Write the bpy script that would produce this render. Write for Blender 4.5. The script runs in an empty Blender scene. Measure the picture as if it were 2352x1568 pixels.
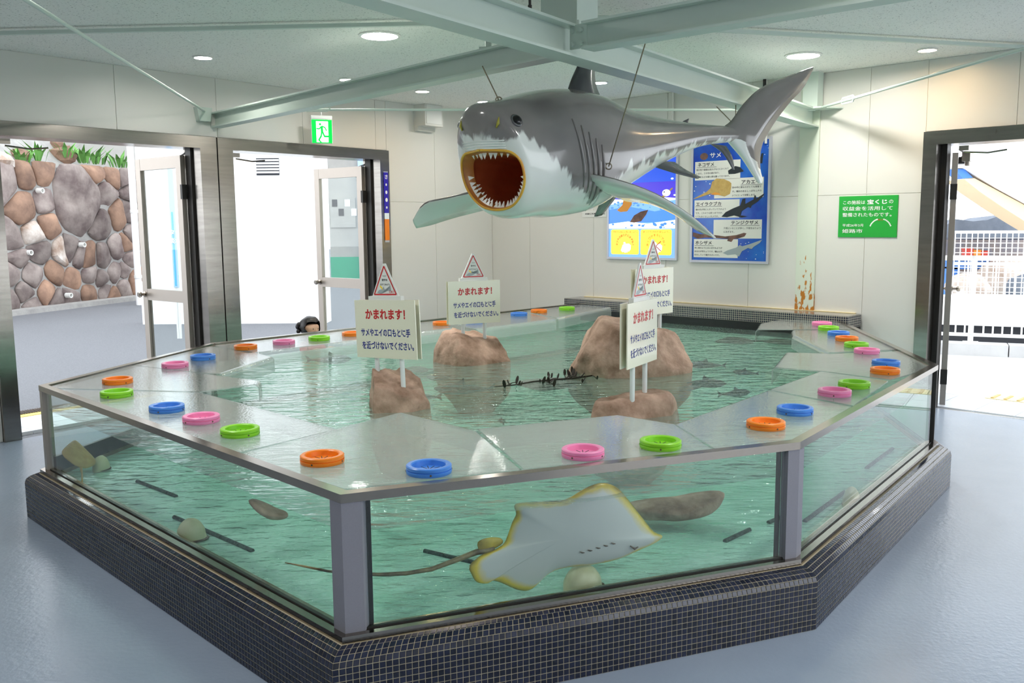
import bpy, bmesh, math, random
import numpy as np
from mathutils import Vector, Matrix

random.seed(7)
rng = np.random.default_rng(7)
scene = bpy.context.scene
col = scene.collection

# ------------------------------------------------------------------ camera
F_PX, PITCH, ROLL, EYE = 2076.2, math.radians(7.40), math.radians(-0.52), 1.50
_cp, _sp, _cr, _sr = math.cos(PITCH), math.sin(PITCH), math.cos(ROLL), math.sin(ROLL)
_fw = np.array([0, _cp, -_sp]); _up0 = np.array([0, _sp, _cp]); _r0 = np.array([1.0, 0, 0])
_ri = _cr*_r0 + _sr*_up0; _up = -_sr*_r0 + _cr*_up0
CAM = np.array([0, 0, EYE])
cam_data = bpy.data.cameras.new('camera'); cam = bpy.data.objects.new('camera', cam_data)
cam_data.sensor_width = 36.0; cam_data.lens = F_PX/2352*36.0
cam_data.clip_start = 0.05; cam_data.clip_end = 300
cam.matrix_world = Matrix(((_ri[0], _up[0], -_fw[0], 0), (_ri[1], _up[1], -_fw[1], 0), (_ri[2], _up[2], -_fw[2], EYE), (0, 0, 0, 1)))
col.objects.link(cam); scene.camera = cam

# ------------------------------------------------------------------ sky, exposure
world = bpy.data.worlds.new('sky'); scene.world = world; world.use_nodes = True
bg = world.node_tree.nodes['Background']
bg.inputs['Color'].default_value = (0.90, 0.95, 1.0, 1); bg.inputs['Strength'].default_value = 1.95
vs = scene.view_settings
vs.view_transform = 'Standard'; vs.look = 'None'; vs.gamma = 1.0; vs.use_curve_mapping = False; vs.exposure = 0.68
scene.display_settings.display_device = 'sRGB'
cy = scene.cycles
cy.max_bounces = 7; cy.diffuse_bounces = 5; cy.glossy_bounces = 3; cy.transmission_bounces = 3
cy.transparent_max_bounces = 20; cy.volume_bounces = 0
cy.caustics_reflective = False; cy.caustics_refractive = False
cy.sample_clamp_indirect = 6.0; cy.use_light_tree = False; cy.use_denoising = True
cy.use_adaptive_sampling = True; cy.adaptive_threshold = 0.06; cy.adaptive_min_samples = 12

# ------------------------------------------------------------------ layout helpers
def ray(x, y): return _ri*(x-1176) - _up*(y-784) + _fw*F_PX
def atz(x, y, z):
    d = ray(x, y); return CAM + d*(z-EYE)/d[2]
def aty(x, y, Y):
    d = ray(x, y); return CAM + d*Y/d[1]
def onpl(x, y, P, n):
    d = ray(x, y); n = np.asarray(n, float); return CAM + d*((np.asarray(P)-CAM)@n)/(d@n)
def proj(P):
    q = np.asarray(P)-CAM; d = q@_fw; return 1176+F_PX*(q@_ri)/d, 784-F_PX*(q@_up)/d
def V3(p, z=0.0): return np.array([p[0], p[1], z], float)
def unit(v): v = np.asarray(v, float); return v/np.linalg.norm(v)
UP = np.array([0, 0, 1.0])

# ------------------------------------------------------------------ materials
MATS = {}
def lin(c):
    return tuple(((v/255)/12.92 if v/255 <= 0.04045 else (((v/255)+0.055)/1.055)**2.4) for v in c)
def new_mat(name):
    m = bpy.data.materials.new(name); m.use_nodes = True
    nt = m.node_tree
    for n in list(nt.nodes): nt.nodes.remove(n)
    out = nt.nodes.new('ShaderNodeOutputMaterial')
    MATS[name] = m
    return m, nt, out
def N(nt, typ, **kw):
    n = nt.nodes.new(typ)
    for k, v in kw.items():
        if k.startswith('in_'):
            key = k[3:]
            n.inputs[int(key) if key.isdigit() else key].default_value = v
        else: setattr(n, k, v)
    return n
def L(nt, a, b): nt.links.new(a, b)
def pbr(name, rgb, rough=0.5, metal=0.0, noise=0.0, nscale=8.0, bump=0.0, bscale=60.0, rgb2=None, spec=0.5, rand=0.0, coat=0.0, emit=None, estr=0.0, stretch=None):
    """rgb in 0..255 sRGB; noise mixes rgb -> rgb2"""
    m, nt, out = new_mat(name)
    b = N(nt, 'ShaderNodeBsdfPrincipled'); L(nt, b.outputs[0], out.inputs[0])
    c = lin(rgb)
    b.inputs['Base Color'].default_value = (*c, 1); b.inputs['Roughness'].default_value = rough
    b.inputs['Metallic'].default_value = metal; b.inputs['Specular IOR Level'].default_value = spec
    b.inputs['Coat Weight'].default_value = coat
    if emit: b.inputs['Emission Color'].default_value = (*lin(emit), 1); b.inputs['Emission Strength'].default_value = estr
    src = None
    tc = None
    if noise or bump or rand: tc = N(nt, 'ShaderNodeTexCoord')
    vec = tc.outputs['Object'] if tc else None
    if stretch and tc:
        mp = N(nt, 'ShaderNodeMapping'); mp.inputs['Scale'].default_value = stretch; L(nt, vec, mp.inputs[0]); vec = mp.outputs[0]
    if noise:
        n = N(nt, 'ShaderNodeTexNoise', in_Scale=nscale, in_Detail=5.0, in_Roughness=0.6); L(nt, vec, n.inputs['Vector'])
        mr = N(nt, 'ShaderNodeMapRange'); mr.inputs[1].default_value = 0.5-0.25/max(noise, .01)*0.5; mr.inputs[2].default_value = 0.5+0.25/max(noise, .01)*0.5
        mr.clamp = True; L(nt, n.outputs['Fac'], mr.inputs[0])
        mx = N(nt, 'ShaderNodeMix', data_type='RGBA'); mx.inputs[6].default_value = (*c, 1); mx.inputs[7].default_value = (*lin(rgb2 or tuple(v*0.8 for v in rgb)), 1)
        L(nt, mr.outputs[0], mx.inputs[0]); src = mx.outputs[2]
    if rand:
        oi = N(nt, 'ShaderNodeObjectInfo'); hs = N(nt, 'ShaderNodeHueSaturation')
        mr2 = N(nt, 'ShaderNodeMapRange'); mr2.inputs[3].default_value = 1-rand; mr2.inputs[4].default_value = 1+rand
        L(nt, oi.outputs['Random'], mr2.inputs[0]); L(nt, mr2.outputs[0], hs.inputs['Value'])
        if src: L(nt, src, hs.inputs['Color'])
        else: hs.inputs['Color'].default_value = (*c, 1)
        src = hs.outputs[0]
    if src: L(nt, src, b.inputs['Base Color'])
    if bump:
        n2 = N(nt, 'ShaderNodeTexNoise', in_Scale=bscale, in_Detail=4.0); L(nt, vec, n2.inputs['Vector'])
        bp = N(nt, 'ShaderNodeBump', in_Strength=bump, in_Distance=0.01); L(nt, n2.outputs['Fac'], bp.inputs['Height']); L(nt, bp.outputs[0], b.inputs['Normal'])
    return m
def emis(name, rgb, strength):
    m, nt, out = new_mat(name)
    e = N(nt, 'ShaderNodeEmission'); e.inputs[0].default_value = (*lin(rgb), 1); e.inputs[1].default_value = strength
    L(nt, e.outputs[0], out.inputs[0]); return m
def clear(name, tint, f0=0.04, rough=0.02, milk=0.0, milk_top=False, milk_rgb=(235, 240, 238), bump=0.0, bscale=40.0, top_only=False, absorb=None, bstretch=None, droplets=False):
    """see-through sheet or liquid: straight transmission with a tint, mirror share by Schlick's formula"""
    m, nt, out = new_mat(name)
    lw = N(nt, 'ShaderNodeLayerWeight', in_Blend=0.5)
    pw = N(nt, 'ShaderNodeMath', operation='POWER'); pw.inputs[1].default_value = 5.0; L(nt, lw.outputs['Facing'], pw.inputs[0])
    ma = N(nt, 'ShaderNodeMath', operation='MULTIPLY_ADD'); ma.inputs[1].default_value = 1-f0; ma.inputs[2].default_value = f0; L(nt, pw.outputs[0], ma.inputs[0])
    fac = ma.outputs[0]
    tr = N(nt, 'ShaderNodeBsdfTransparent'); tr.inputs[0].default_value = (*tint, 1)
    gl = N(nt, 'ShaderNodeBsdfAnisotropic') if False else N(nt, 'ShaderNodeBsdfGlossy'); gl.inputs['Roughness'].default_value = rough
    body = tr.outputs[0]
    if milk:
        df = N(nt, 'ShaderNodeBsdfDiffuse'); df.inputs[0].default_value = (*lin(milk_rgb), 1)
        if top_only:
            tl = N(nt, 'ShaderNodeBsdfTranslucent'); tl.inputs[0].default_value = (*lin(milk_rgb), 1); dm = N(nt, 'ShaderNodeMixShader', in_0=0.45); L(nt, df.outputs[0], dm.inputs[1]); L(nt, tl.outputs[0], dm.inputs[2]); df = dm
        mk = N(nt, 'ShaderNodeMixShader', in_0=milk); L(nt, tr.outputs[0], mk.inputs[1]); milk_node = mk; L(nt, df.outputs[0], mk.inputs[2]); body = mk.outputs[0]
    if bump:
        tc = N(nt, 'ShaderNodeTexCoord'); vec = tc.outputs['Object']
        if bstretch:
            mp = N(nt, 'ShaderNodeMapping'); mp.inputs['Scale'].default_value = bstretch; L(nt, vec, mp.inputs[0]); vec = mp.outputs[0]
        n2 = N(nt, 'ShaderNodeTexNoise', in_Scale=bscale, in_Detail=3.0); L(nt, vec, n2.inputs['Vector'])
        bp = N(nt, 'ShaderNodeBump', in_Strength=bump, in_Distance=0.05); L(nt, n2.outputs['Fac'], bp.inputs['Height'])
        L(nt, bp.outputs[0], gl.inputs['Normal']); L(nt, bp.outputs[0], lw.inputs['Normal'])
    if top_only:
        g = N(nt, 'ShaderNodeNewGeometry'); sx = N(nt, 'ShaderNodeSeparateXYZ'); L(nt, g.outputs['True Normal'], sx.inputs[0])
        ab = N(nt, 'ShaderNodeMath', operation='ABSOLUTE'); L(nt, sx.outputs[2], ab.inputs[0])
        gt = N(nt, 'ShaderNodeMath', operation='GREATER_THAN'); gt.inputs[1].default_value = 0.5; L(nt, ab.outputs[0], gt.inputs[0])
        mu = N(nt, 'ShaderNodeMath', operation='MULTIPLY'); L(nt, fac, mu.inputs[0]); L(nt, gt.outputs[0], mu.inputs[1]); fac = mu.outputs[0]
        if milk: mt = N(nt, 'ShaderNodeMath', operation='MULTIPLY'); mt.inputs[1].default_value = milk; L(nt, gt.outputs[0], mt.inputs[0]); L(nt, mt.outputs[0], milk_node.inputs[0])
    mx = N(nt, 'ShaderNodeMixShader'); L(nt, fac, mx.inputs[0]); L(nt, body, mx.inputs[1]); L(nt, gl.outputs[0], mx.inputs[2])
    L(nt, mx.outputs[0], out.inputs[0])
    if absorb:
        va = N(nt, 'ShaderNodeVolumeAbsorption'); va.inputs['Color'].default_value = (*absorb[0], 1); va.inputs['Density'].default_value = absorb[1]
        L(nt, va.outputs[0], out.inputs['Volume'])
    return m

pbr('wall_panel', (226, 224, 218), 0.38, noise=0.25, nscale=1.5, rgb2=(220, 219, 212))
pbr('wall_joint', (240, 238, 228), 0.6)
pbr('beam_paint', (210, 222, 212), 0.42, noise=0.3, nscale=3, rgb2=(200, 214, 204))
pbr('steel', (158, 153, 146), 0.20, 1.0, noise=0.4, nscale=3, rgb2=(136, 131, 125), stretch=(1, 1, 12))
pbr('steel_rail', (158, 150, 142), 0.16, 1.0, noise=0.3, nscale=6, rgb2=(168, 158, 146))
pbr('aluminium', (178, 168, 158), 0.35, 0.75)
pbr('dark_metal', (60, 58, 56), 0.4, 0.6)
pbr('rubber', (22, 22, 22), 0.6)
pbr('post_grey', (142, 141, 150), 0.42, noise=0.2, nscale=200, rgb2=(128, 127, 136))
pbr('white_paint', (238, 238, 236), 0.4)
pbr('white_plastic', (232, 232, 228), 0.35)
pbr('floor_epoxy', (150, 163, 181), 0.26, noise=0.35, nscale=2.5, rgb2=(140, 154, 173), bump=0.12, bscale=45)
pbr('grout', (196, 186, 160), 0.75, noise=0.3, nscale=20, rgb2=(170, 158, 130))
pbr('tile_navy', (30, 35, 56), 0.10, noise=0.5, nscale=35, rgb2=(20, 24, 42), rand=0.3, spec=0.6)
pbr('tank_paint', (226, 252, 244), 0.7, noise=0.6, nscale=2.4, rgb2=(190, 242, 216), bump=0.06, bscale=6)
pbr('tank_dark', (16, 20, 18), 0.35)
pbr('rock', (208, 174, 154), 0.85, noise=0.7, nscale=7, rgb2=(134, 104, 84), bump=1.0, bscale=18)
pbr('acrylic_leg', (232, 236, 236), 0.12)
pbr('board_cream', (240, 236, 216), 0.12, spec=0.6)
pbr('text_red', (206, 44, 48), 0.4)
pbr('text_blue', (48, 56, 140), 0.4)
pbr('text_black', (36, 34, 40), 0.5)
pbr('text_white', (248, 248, 246), 0.5)
pbr('text_orange', (240, 150, 50), 0.5)
pbr('asphalt', (122, 124, 128), 0.85, noise=0.6, nscale=60, rgb2=(100, 102, 108), bump=0.3, bscale=120)
pbr('concrete', (206, 206, 206), 0.8, noise=0.4, nscale=4, rgb2=(186, 186, 188))
pbr('ext_white', (246, 246, 246), 0.6)
pbr('stone', (158, 146, 140), 0.9, noise=0.9, nscale=2.4, rgb2=(108, 94, 92), bump=1.0, bscale=9, rand=0.28)
pbr('stone_brown', (172, 138, 116), 0.9, noise=0.9, nscale=2.6, rgb2=(126, 100, 86), bump=1.0, bscale=9, rand=0.2)
pbr('stone_white', (226, 218, 210), 0.9, noise=0.8, nscale=3, rgb2=(160, 136, 120), bump=1.0, bscale=9, rand=0.1)
pbr('mortar', (178, 176, 172), 0.95, noise=0.5, nscale=5, rgb2=(150, 148, 146), bump=0.6, bscale=20)
pbr('leaf', (96, 150, 70), 0.6, rand=0.3)
pbr('ring_orange', (246, 134, 26), 0.35); pbr('ring_green', (140, 214, 40), 0.35)
pbr('ring_blue', (72, 138, 226), 0.35); pbr('ring_pink', (246, 142, 190), 0.35)
pbr('gum_inner', (206, 140, 66), 0.3, noise=0.5, nscale=9, rgb2=(170, 96, 50))
pbr('gum', (226, 186, 60), 0.25, noise=0.5, nscale=9, rgb2=(214, 140, 60))
pbr('mouth', (216, 118, 72), 0.3, noise=0.5, nscale=4, rgb2=(170, 82, 52))
pbr('tooth', (240, 238, 230), 0.25)
pbr('eye_black', (14, 14, 16), 0.05)
pbr('nostril', (170, 160, 60), 0.3)
pbr('fin_dark', (84, 86, 90), 0.2, coat=0.3)
pbr('wire', (150, 140, 120), 0.4, 0.6)
pbr('hair', (26, 20, 20), 0.4); pbr('skin', (222, 176, 148), 0.6); pbr('shirt', (220, 120, 130), 0.8); pbr('trousers', (70, 80, 120), 0.8); pbr('shoe', (220, 215, 210), 0.6)
pbr('ray_brown', (84, 66, 50), 0.5, noise=0.5, nscale=10, rgb2=(60, 46, 34))
pbr('fish_dark', (58, 54, 44), 0.5)
pbr('weed', (46, 36, 24), 0.6)
pbr('shell', (226, 224, 190), 0.35, noise=0.4, nscale=20, rgb2=(200, 196, 150)); pbr('shell_dark', (90, 74, 56), 0.6)
pbr('drain_strip', (84, 106, 96), 0.8, noise=0.8, nscale=60, rgb2=(40, 50, 44))
pbr('green_sign', (36, 168, 62), 0.35)
pbr('silver_frame', (196, 198, 206), 0.3, 0.5)
pbr('poster_blue', (28, 58, 186), 0.12, noise=0.5, nscale=4, rgb2=(40, 120, 214))
pbr('poster_violet', (52, 40, 176), 0.12)
pbr('poster_sky', (96, 150, 250), 0.12); pbr('poster_pale', (236, 246, 252), 0.12)
pbr('poster_yellow', (252, 214, 50), 0.15)
pbr('print_tan', (214, 184, 110), 0.4, noise=0.5, nscale=30, rgb2=(190, 150, 80)); pbr('print_brown', (140, 100, 84), 0.4, noise=0.6, nscale=20, rgb2=(80, 56, 50))
pbr('print_dark', (30, 40, 46), 0.4); pbr('print_grey', (168, 178, 182), 0.4); pbr('print_orange', (240, 160, 60), 0.4); pbr('print_red', (220, 60, 40), 0.4)
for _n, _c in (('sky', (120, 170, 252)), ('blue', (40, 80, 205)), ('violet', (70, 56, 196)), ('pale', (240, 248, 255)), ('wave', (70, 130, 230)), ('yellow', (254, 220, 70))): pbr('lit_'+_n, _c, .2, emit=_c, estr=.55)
pbr('box_cream', (240, 238, 230), 0.3)
pbr('sky_banner', (70, 180, 226), 0.5); pbr('pale_blue', (176, 206, 240), 0.6); pbr('green_base', (80, 160, 130), 0.6)
pbr('grey_wall', (176, 174, 168), 0.85, noise=0.5, nscale=2, rgb2=(158, 156, 152))
pbr('canopy_tan', (240, 214, 176), 0.7); pbr('canopy_blue', (70, 130, 214), 0.5); pbr('tarp', (120, 128, 140), 0.8, noise=0.5, nscale=4, rgb2=(92, 100, 114))
pbr('paver', (226, 230, 236), 0.6, rand=0.05); pbr('tactile', (238, 220, 170), 0.6); pbr('yellow_line', (240, 214, 110), 0.6)
pbr('dark_recess', (60, 62, 68), 0.8); pbr('umber', (196, 168, 140), 0.8, noise=0.6, nscale=3, rgb2=(150, 150, 160))
emis('lamp_white', (255, 252, 246), 132.0); emis('lamp_warm', (255, 214, 160), 110.0)
emis('exit_green', (20, 214, 70), 1.3); emis('exit_white', (235, 255, 240), 1.5)

clear('glass', (0.965, 0.99, 0.982), 0.04, 0.0)
clear('door_glass', (0.95, 0.98, 0.975), 0.04, 0.0)
clear('acrylic', (0.95, 0.975, 0.965), 0.05, 0.03, milk=0.22, bump=0.05, bscale=90)
clear('water', (0.985, 1.0, 0.995), 0.025, 0.03, milk=0.30, milk_rgb=(214, 246, 238), bump=0.40, bscale=8, bstretch=(1.0, 2.2, 1), top_only=True, absorb=((0.34, 0.92, 0.72), 0.19))

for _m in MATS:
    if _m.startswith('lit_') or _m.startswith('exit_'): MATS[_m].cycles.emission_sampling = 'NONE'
pbr('ray_tail', (150, 138, 96), 0.4, noise=0.8, nscale=14, rgb2=(70, 60, 40))

def ceiling_mat():
    m, nt, out = new_mat('ceiling_board')
    b = N(nt, 'ShaderNodeBsdfPrincipled'); b.inputs['Roughness'].default_value = 0.9; L(nt, b.outputs[0], out.inputs[0])
    tc = N(nt, 'ShaderNodeTexCoord')
    n = N(nt, 'ShaderNodeTexNoise', in_Scale=95.0, in_Detail=2.0); L(nt, tc.outputs['Object'], n.inputs['Vector'])
    mr = N(nt, 'ShaderNodeMapRange'); mr.inputs[1].default_value = 0.62; mr.inputs[2].default_value = 0.70; L(nt, n.outputs['Fac'], mr.inputs[0])
    mx = N(nt, 'ShaderNodeMix', data_type='RGBA'); mx.inputs[6].default_value = (*lin((244, 243, 238)), 1); mx.inputs[7].default_value = (*lin((176, 176, 172)), 1)
    L(nt, mr.outputs[0], mx.inputs[0]); L(nt, mx.outputs[2], b.inputs['Base Color'])
    bp = N(nt, 'ShaderNodeBump', in_Strength=0.25, in_Distance=0.004); L(nt, n.outputs['Fac'], bp.inputs['Height']); L(nt, bp.outputs[0], b.inputs['Normal'])
ceiling_mat()
def rust_mat():
    """pale green column paint with rust patches, most of them near the foot"""
    m, nt, out = new_mat('rusty_paint')
    b = N(nt, 'ShaderNodeBsdfPrincipled'); b.inputs['Roughness'].default_value = 0.5; L(nt, b.outputs[0], out.inputs[0])
    g = N(nt, 'ShaderNodeNewGeometry'); sx = N(nt, 'ShaderNodeSeparateXYZ'); L(nt, g.outputs['Position'], sx.inputs[0])
    mp = N(nt, 'ShaderNodeMapping'); mp.inputs['Scale'].default_value = (1, 1, 0.45); L(nt, g.outputs['Position'], mp.inputs[0])
    n = N(nt, 'ShaderNodeTexNoise', in_Scale=26.0, in_Detail=3.0); L(nt, mp.outputs[0], n.inputs['Vector'])
    hz = N(nt, 'ShaderNodeMapRange'); hz.inputs[1].default_value = 0.74; hz.inputs[2].default_value = 1.35; hz.inputs[3].default_value = 0.47; hz.inputs[4].default_value = 0.74
    L(nt, sx.outputs[2], hz.inputs[0])
    sb = N(nt, 'ShaderNodeMath', operation='SUBTRACT'); L(nt, n.outputs['Fac'], sb.inputs[0]); L(nt, hz.outputs[0], sb.inputs[1])
    mr = N(nt, 'ShaderNodeMapRange'); mr.inputs[1].default_value = 0.0; mr.inputs[2].default_value = 0.05; L(nt, sb.outputs[0], mr.inputs[0])
    mx = N(nt, 'ShaderNodeMix', data_type='RGBA'); mx.inputs[6].default_value = (*lin((214, 222, 206)), 1); mx.inputs[7].default_value = (*lin((186, 118, 30)), 1)
    L(nt, mr.outputs[0], mx.inputs[0]); L(nt, mx.outputs[2], b.inputs['Base Color'])
rust_mat()
def small_tile_mat():
    m, nt, out = new_mat('small_tiles')
    b = N(nt, 'ShaderNodeBsdfPrincipled'); b.inputs['Roughness'].default_value = 0.15; L(nt, b.outputs[0], out.inputs[0])
    tc = N(nt, 'ShaderNodeTexCoord')
    br = N(nt, 'ShaderNodeTexBrick', offset=0.0, squash=1.0)
    br.inputs['Color1'].default_value = (*lin((40, 46, 62)), 1); br.inputs['Color2'].default_value = (*lin((60, 62, 74)), 1); br.inputs['Mortar'].default_value = (*lin((196, 190, 172)), 1)
    br.inputs['Scale'].default_value = 1.0; br.inputs['Mortar Size'].default_value = 0.0016; br.inputs['Brick Width'].default_value = 0.019; br.inputs['Row Height'].default_value = 0.019
    L(nt, tc.outputs['UV'], br.inputs['Vector']); L(nt, br.outputs['Color'], b.inputs['Base Color'])
small_tile_mat()

# ------------------------------------------------------------------ mesh building
class MB:
    def __init__(s): s.v, s.f, s.m, s.uv = [], [], [], {}
    def add(s, verts, faces, mi=0):
        o = len(s.v); s.v += [tuple(map(float, p)) for p in verts]
        for fc in faces: s.f.append(tuple(i+o for i in fc)); s.m.append(mi)
        return o
    def obox(s, o, a, b, c, mi=0):
        o, a, b, c = (np.asarray(q, float) for q in (o, a, b, c))
        v = [o, o+a, o+a+b, o+b, o+c, o+a+c, o+a+b+c, o+b+c]
        s.add(v, [(0, 3, 2, 1), (4, 5, 6, 7), (0, 1, 5, 4), (1, 2, 6, 5), (2, 3, 7, 6), (3, 0, 4, 7)], mi); return s
    def cbox(s, c, sx, sy, sz, ux=(1, 0, 0), uy=(0, 1, 0), uz=(0, 0, 1), mi=0):
        c = np.asarray(c, float); a, b, d = np.asarray(ux)*sx, np.asarray(uy)*sy, np.asarray(uz)*sz
        return s.obox(c-a/2-b/2-d/2, a, b, d, mi)
    def prism(s, pts, vec, mi=0):
        n = len(pts); vec = np.asarray(vec, float); pts = [np.asarray(p, float) for p in pts]
        o = s.add(pts + [p+vec for p in pts], [tuple(range(n-1, -1, -1)), tuple(range(n, 2*n))] + [(i, (i+1) % n, (i+1) % n+n, i+n) for i in range(n)], mi); return s
    def poly(s, pts, mi=0):
        s.add(pts, [tuple(range(len(pts)))], mi); return s
    def tube(s, path, r, seg=8, mi=0, cap=True):
        path = [np.asarray(p, float) for p in path]; n = len(path)
        rs = [r]*n if np.isscalar(r) else list(r)
        vs = []; ref = None
        for i, p in enumerate(path):
            t = unit(path[min(i+1, n-1)]-path[max(i-1, 0)])
            if ref is None: ref = UP if abs(t[2]) < .9 else np.array([1., 0, 0])
            a = unit(np.cross(t, ref)); b = np.cross(a, t); ref = b
            for k in range(seg):
                an = 2*math.pi*k/seg; vs.append(p + rs[i]*(a*math.cos(an)+b*math.sin(an)))
        fs = []
        for i in range(n-1):
            for k in range(seg):
                fs.append((i*seg+k, i*seg+(k+1) % seg, (i+1)*seg+(k+1) % seg, (i+1)*seg+k))
        if cap: fs += [tuple(range(seg-1, -1, -1)), tuple((n-1)*seg+k for k in range(seg))]
        s.add(vs, fs, mi); return s
    def lathe(s, prof, c, seg=24, mi=0, ax=(0, 0, 1), closed=False):
        c = np.asarray(c, float); ax = unit(ax); a = unit(np.cross(ax, (1, 0, 0) if abs(ax[0]) < .9 else (0, 1, 0))); b = np.cross(ax, a)
        vs = []
        for (r, z) in prof:
            for k in range(seg):
                an = 2*math.pi*k/seg; vs.append(c + ax*z + r*(a*math.cos(an)+b*math.sin(an)))
        n = len(prof); fs = []
        for i in range(n if closed else n-1):
            j = (i+1) % n
            for k in range(seg): fs.append((i*seg+k, i*seg+(k+1) % seg, j*seg+(k+1) % seg, j*seg+k))
        if not closed: fs += [tuple(range(seg-1, -1, -1)), tuple((n-1)*seg+k for k in range(seg))]
        s.add(vs, fs, mi); return s
    def loft(s, rings, mi=0, cap=True, closed=True):
        n = len(rings[0]); vs = [p for r in rings for p in r]; fs = []
        for i in range(len(rings)-1):
            for k in range(n if closed else n-1):
                fs.append((i*n+k, i*n+(k+1) % n, (i+1)*n+(k+1) % n, (i+1)*n+k))
        if cap: fs += [tuple(range(n-1, -1, -1)), tuple((len(rings)-1)*n+k for k in range(n))]
        s.add(vs, fs, mi); return s
    def pillow(s, pts2, to3, T, Tb=None, levels=(1, .97, .9, .78, .6, .38, .15), center=None, mi=0, bend=None):
        """closed lens-shaped solid over a star-shaped outline; to3(u,v,h) maps to space"""
        pts2 = np.asarray(pts2, float); c = pts2.mean(0) if center is None else np.asarray(center, float); n = len(pts2)
        Tb = T if Tb is None else Tb
        vs = []; fs = []
        rings = []
        for side in (1, -1):
            for li, l in enumerate(levels):
                if side == -1 and li == 0: continue
                h = (T if side > 0 else -Tb)*math.sqrt(max(0, 1-l*l))
                rings.append((side, li, len(vs)))
                for p in pts2:
                    q = c+(p-c)*l; vs.append(to3(q[0], q[1], h))
        vs.append(to3(c[0], c[1], T)); ct = len(vs)-1
        vs.append(to3(c[0], c[1], -Tb)); cb = len(vs)-1
        def st(side, li):
            if li == 0: return rings[0][2]
            return [r[2] for r in rings if r[0] == side and r[1] == li][0]
        for side, cc in ((1, ct), (-1, cb)):
            for li in range(len(levels)-1):
                a, b = st(side, li), st(side, li+1)
                for k in range(n): fs.append((a+k, a+(k+1) % n, b+(k+1) % n, b+k))
            b = st(side, len(levels)-1)
            for k in range(n): fs.append((b+k, b+(k+1) % n, cc))
        s.add(vs, fs, mi); return s
    def mesh(s, name, smooth=False, angle=None, recalc=True):
        me = bpy.data.meshes.new(name); me.from_pydata(s.v, [], s.f); me.update()
        for i, p in enumerate(me.polygons): p.material_index = s.m[i]; p.use_smooth = smooth
        if recalc:
            bm = bmesh.new(); bm.from_mesh(me); bmesh.ops.recalc_face_normals(bm, faces=bm.faces); bm.to_mesh(me); bm.free()
        if smooth and angle: me.set_sharp_from_angle(angle=math.radians(angle))
        return me
    def build(s, name, mats, parent=None, smooth=False, angle=None, recalc=True):
        me = s.mesh(name, smooth, angle, recalc)
        for m in ([mats] if isinstance(mats, str) else mats): me.materials.append(MATS[m])
        return link(name, me, parent)
def link(name, me, parent=None):
    o = bpy.data.objects.new(name, me); col.objects.link(o)
    if parent is not None: setparent(o, parent)
    return o
EMPTY_MW = {}
def setparent(o, p):
    o.parent = p
    mw = EMPTY_MW.get(p.name)
    if mw is not None: o.matrix_parent_inverse = mw.inverted()
def empty(name, loc):
    o = bpy.data.objects.new(name, None); o.empty_display_size = 0.1; o.location = tuple(map(float, loc)); col.objects.link(o)
    EMPTY_MW[o.name] = Matrix.Translation(Vector(tuple(map(float, loc))))
    return o
def tag(o, label, cat, group=None, kind=None):
    o['label'] = label; o['category'] = cat
    if group: o['group'] = group
    if kind: o['kind'] = kind
    return o
def thing(name, label, cat, loc, group=None): return tag(empty(name, loc), label, cat, group)
def struct(o): o['kind'] = 'structure'; return o
def basis(o, x, y, z):
    return Matrix(((x[0], y[0], z[0], o[0]), (x[1], y[1], z[1], o[1]), (x[2], y[2], z[2], o[2]), (0, 0, 0, 1)))
_tc = {}
def text_mesh(body, bold=0.0):
    k = (body, bold)
    if k in _tc: return _tc[k]
    c = bpy.data.curves.new('lettering', 'FONT'); c.body = body; c.size = 1; c.resolution_u = 3; c.offset = bold
    o = bpy.data.objects.new('lettering', c); col.objects.link(o)
    dg = bpy.context.evaluated_depsgraph_get(); dg.update()
    me = bpy.data.meshes.new_from_object(o.evaluated_get(dg))
    bpy.data.objects.remove(o); bpy.data.curves.remove(c)
    co = np.empty(len(me.vertices)*3); me.vertices.foreach_get('co', co); co = co.reshape(-1, 3)
    fs = [tuple(p.vertices) for p in me.polygons]
    bpy.data.meshes.remove(me)
    _tc[k] = (co, fs); return _tc[k]
def put_text(mb, body, o, x, y, width=None, height=None, bold=0.0, mi=0, anchor='l'):
    """letters on the plane (o, x, y), fitted to a width and/or glyph height; o is the lower left corner (anchor l) or lower centre (c)"""
    co, fs = text_mesh(body, bold)
    mn, mx = co.min(0), co.max(0); w, h = mx[0]-mn[0], mx[1]-mn[1]
    sx = width/w if width else height/h; sy = height/h if height else sx
    if not width: sx = sy
    ox = -w*sx/2 if anchor == 'c' else 0
    P = np.asarray(o)[None]+np.outer((co[:, 0]-mn[0])*sx+ox, x)+np.outer((co[:, 1]-mn[1])*sy, y)
    mb.add(P, fs, mi)
def arc_text(mb, body, c, x, y, R, a0, a1, h, mi=0, bold=0.01):
    n = len(body)
    for i, ch in enumerate(body):
        a = math.radians(a0+(a1-a0)*i/(n-1)); co, fs = text_mesh(ch, bold)
        mn, mx = co.min(0), co.max(0); s = h/max(.6, mx[1]-mn[1])
        q = (co-(mn+mx)/2)*s
        th = a-math.pi/2
        X = R*math.cos(a)+q[:, 0]*math.cos(th)-q[:, 1]*math.sin(th); Y = R*math.sin(a)+q[:, 0]*math.sin(th)+q[:, 1]*math.cos(th)
        mb.add(np.asarray(c)[None]+np.outer(X, x)+np.outer(Y, y), fs, mi)
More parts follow.
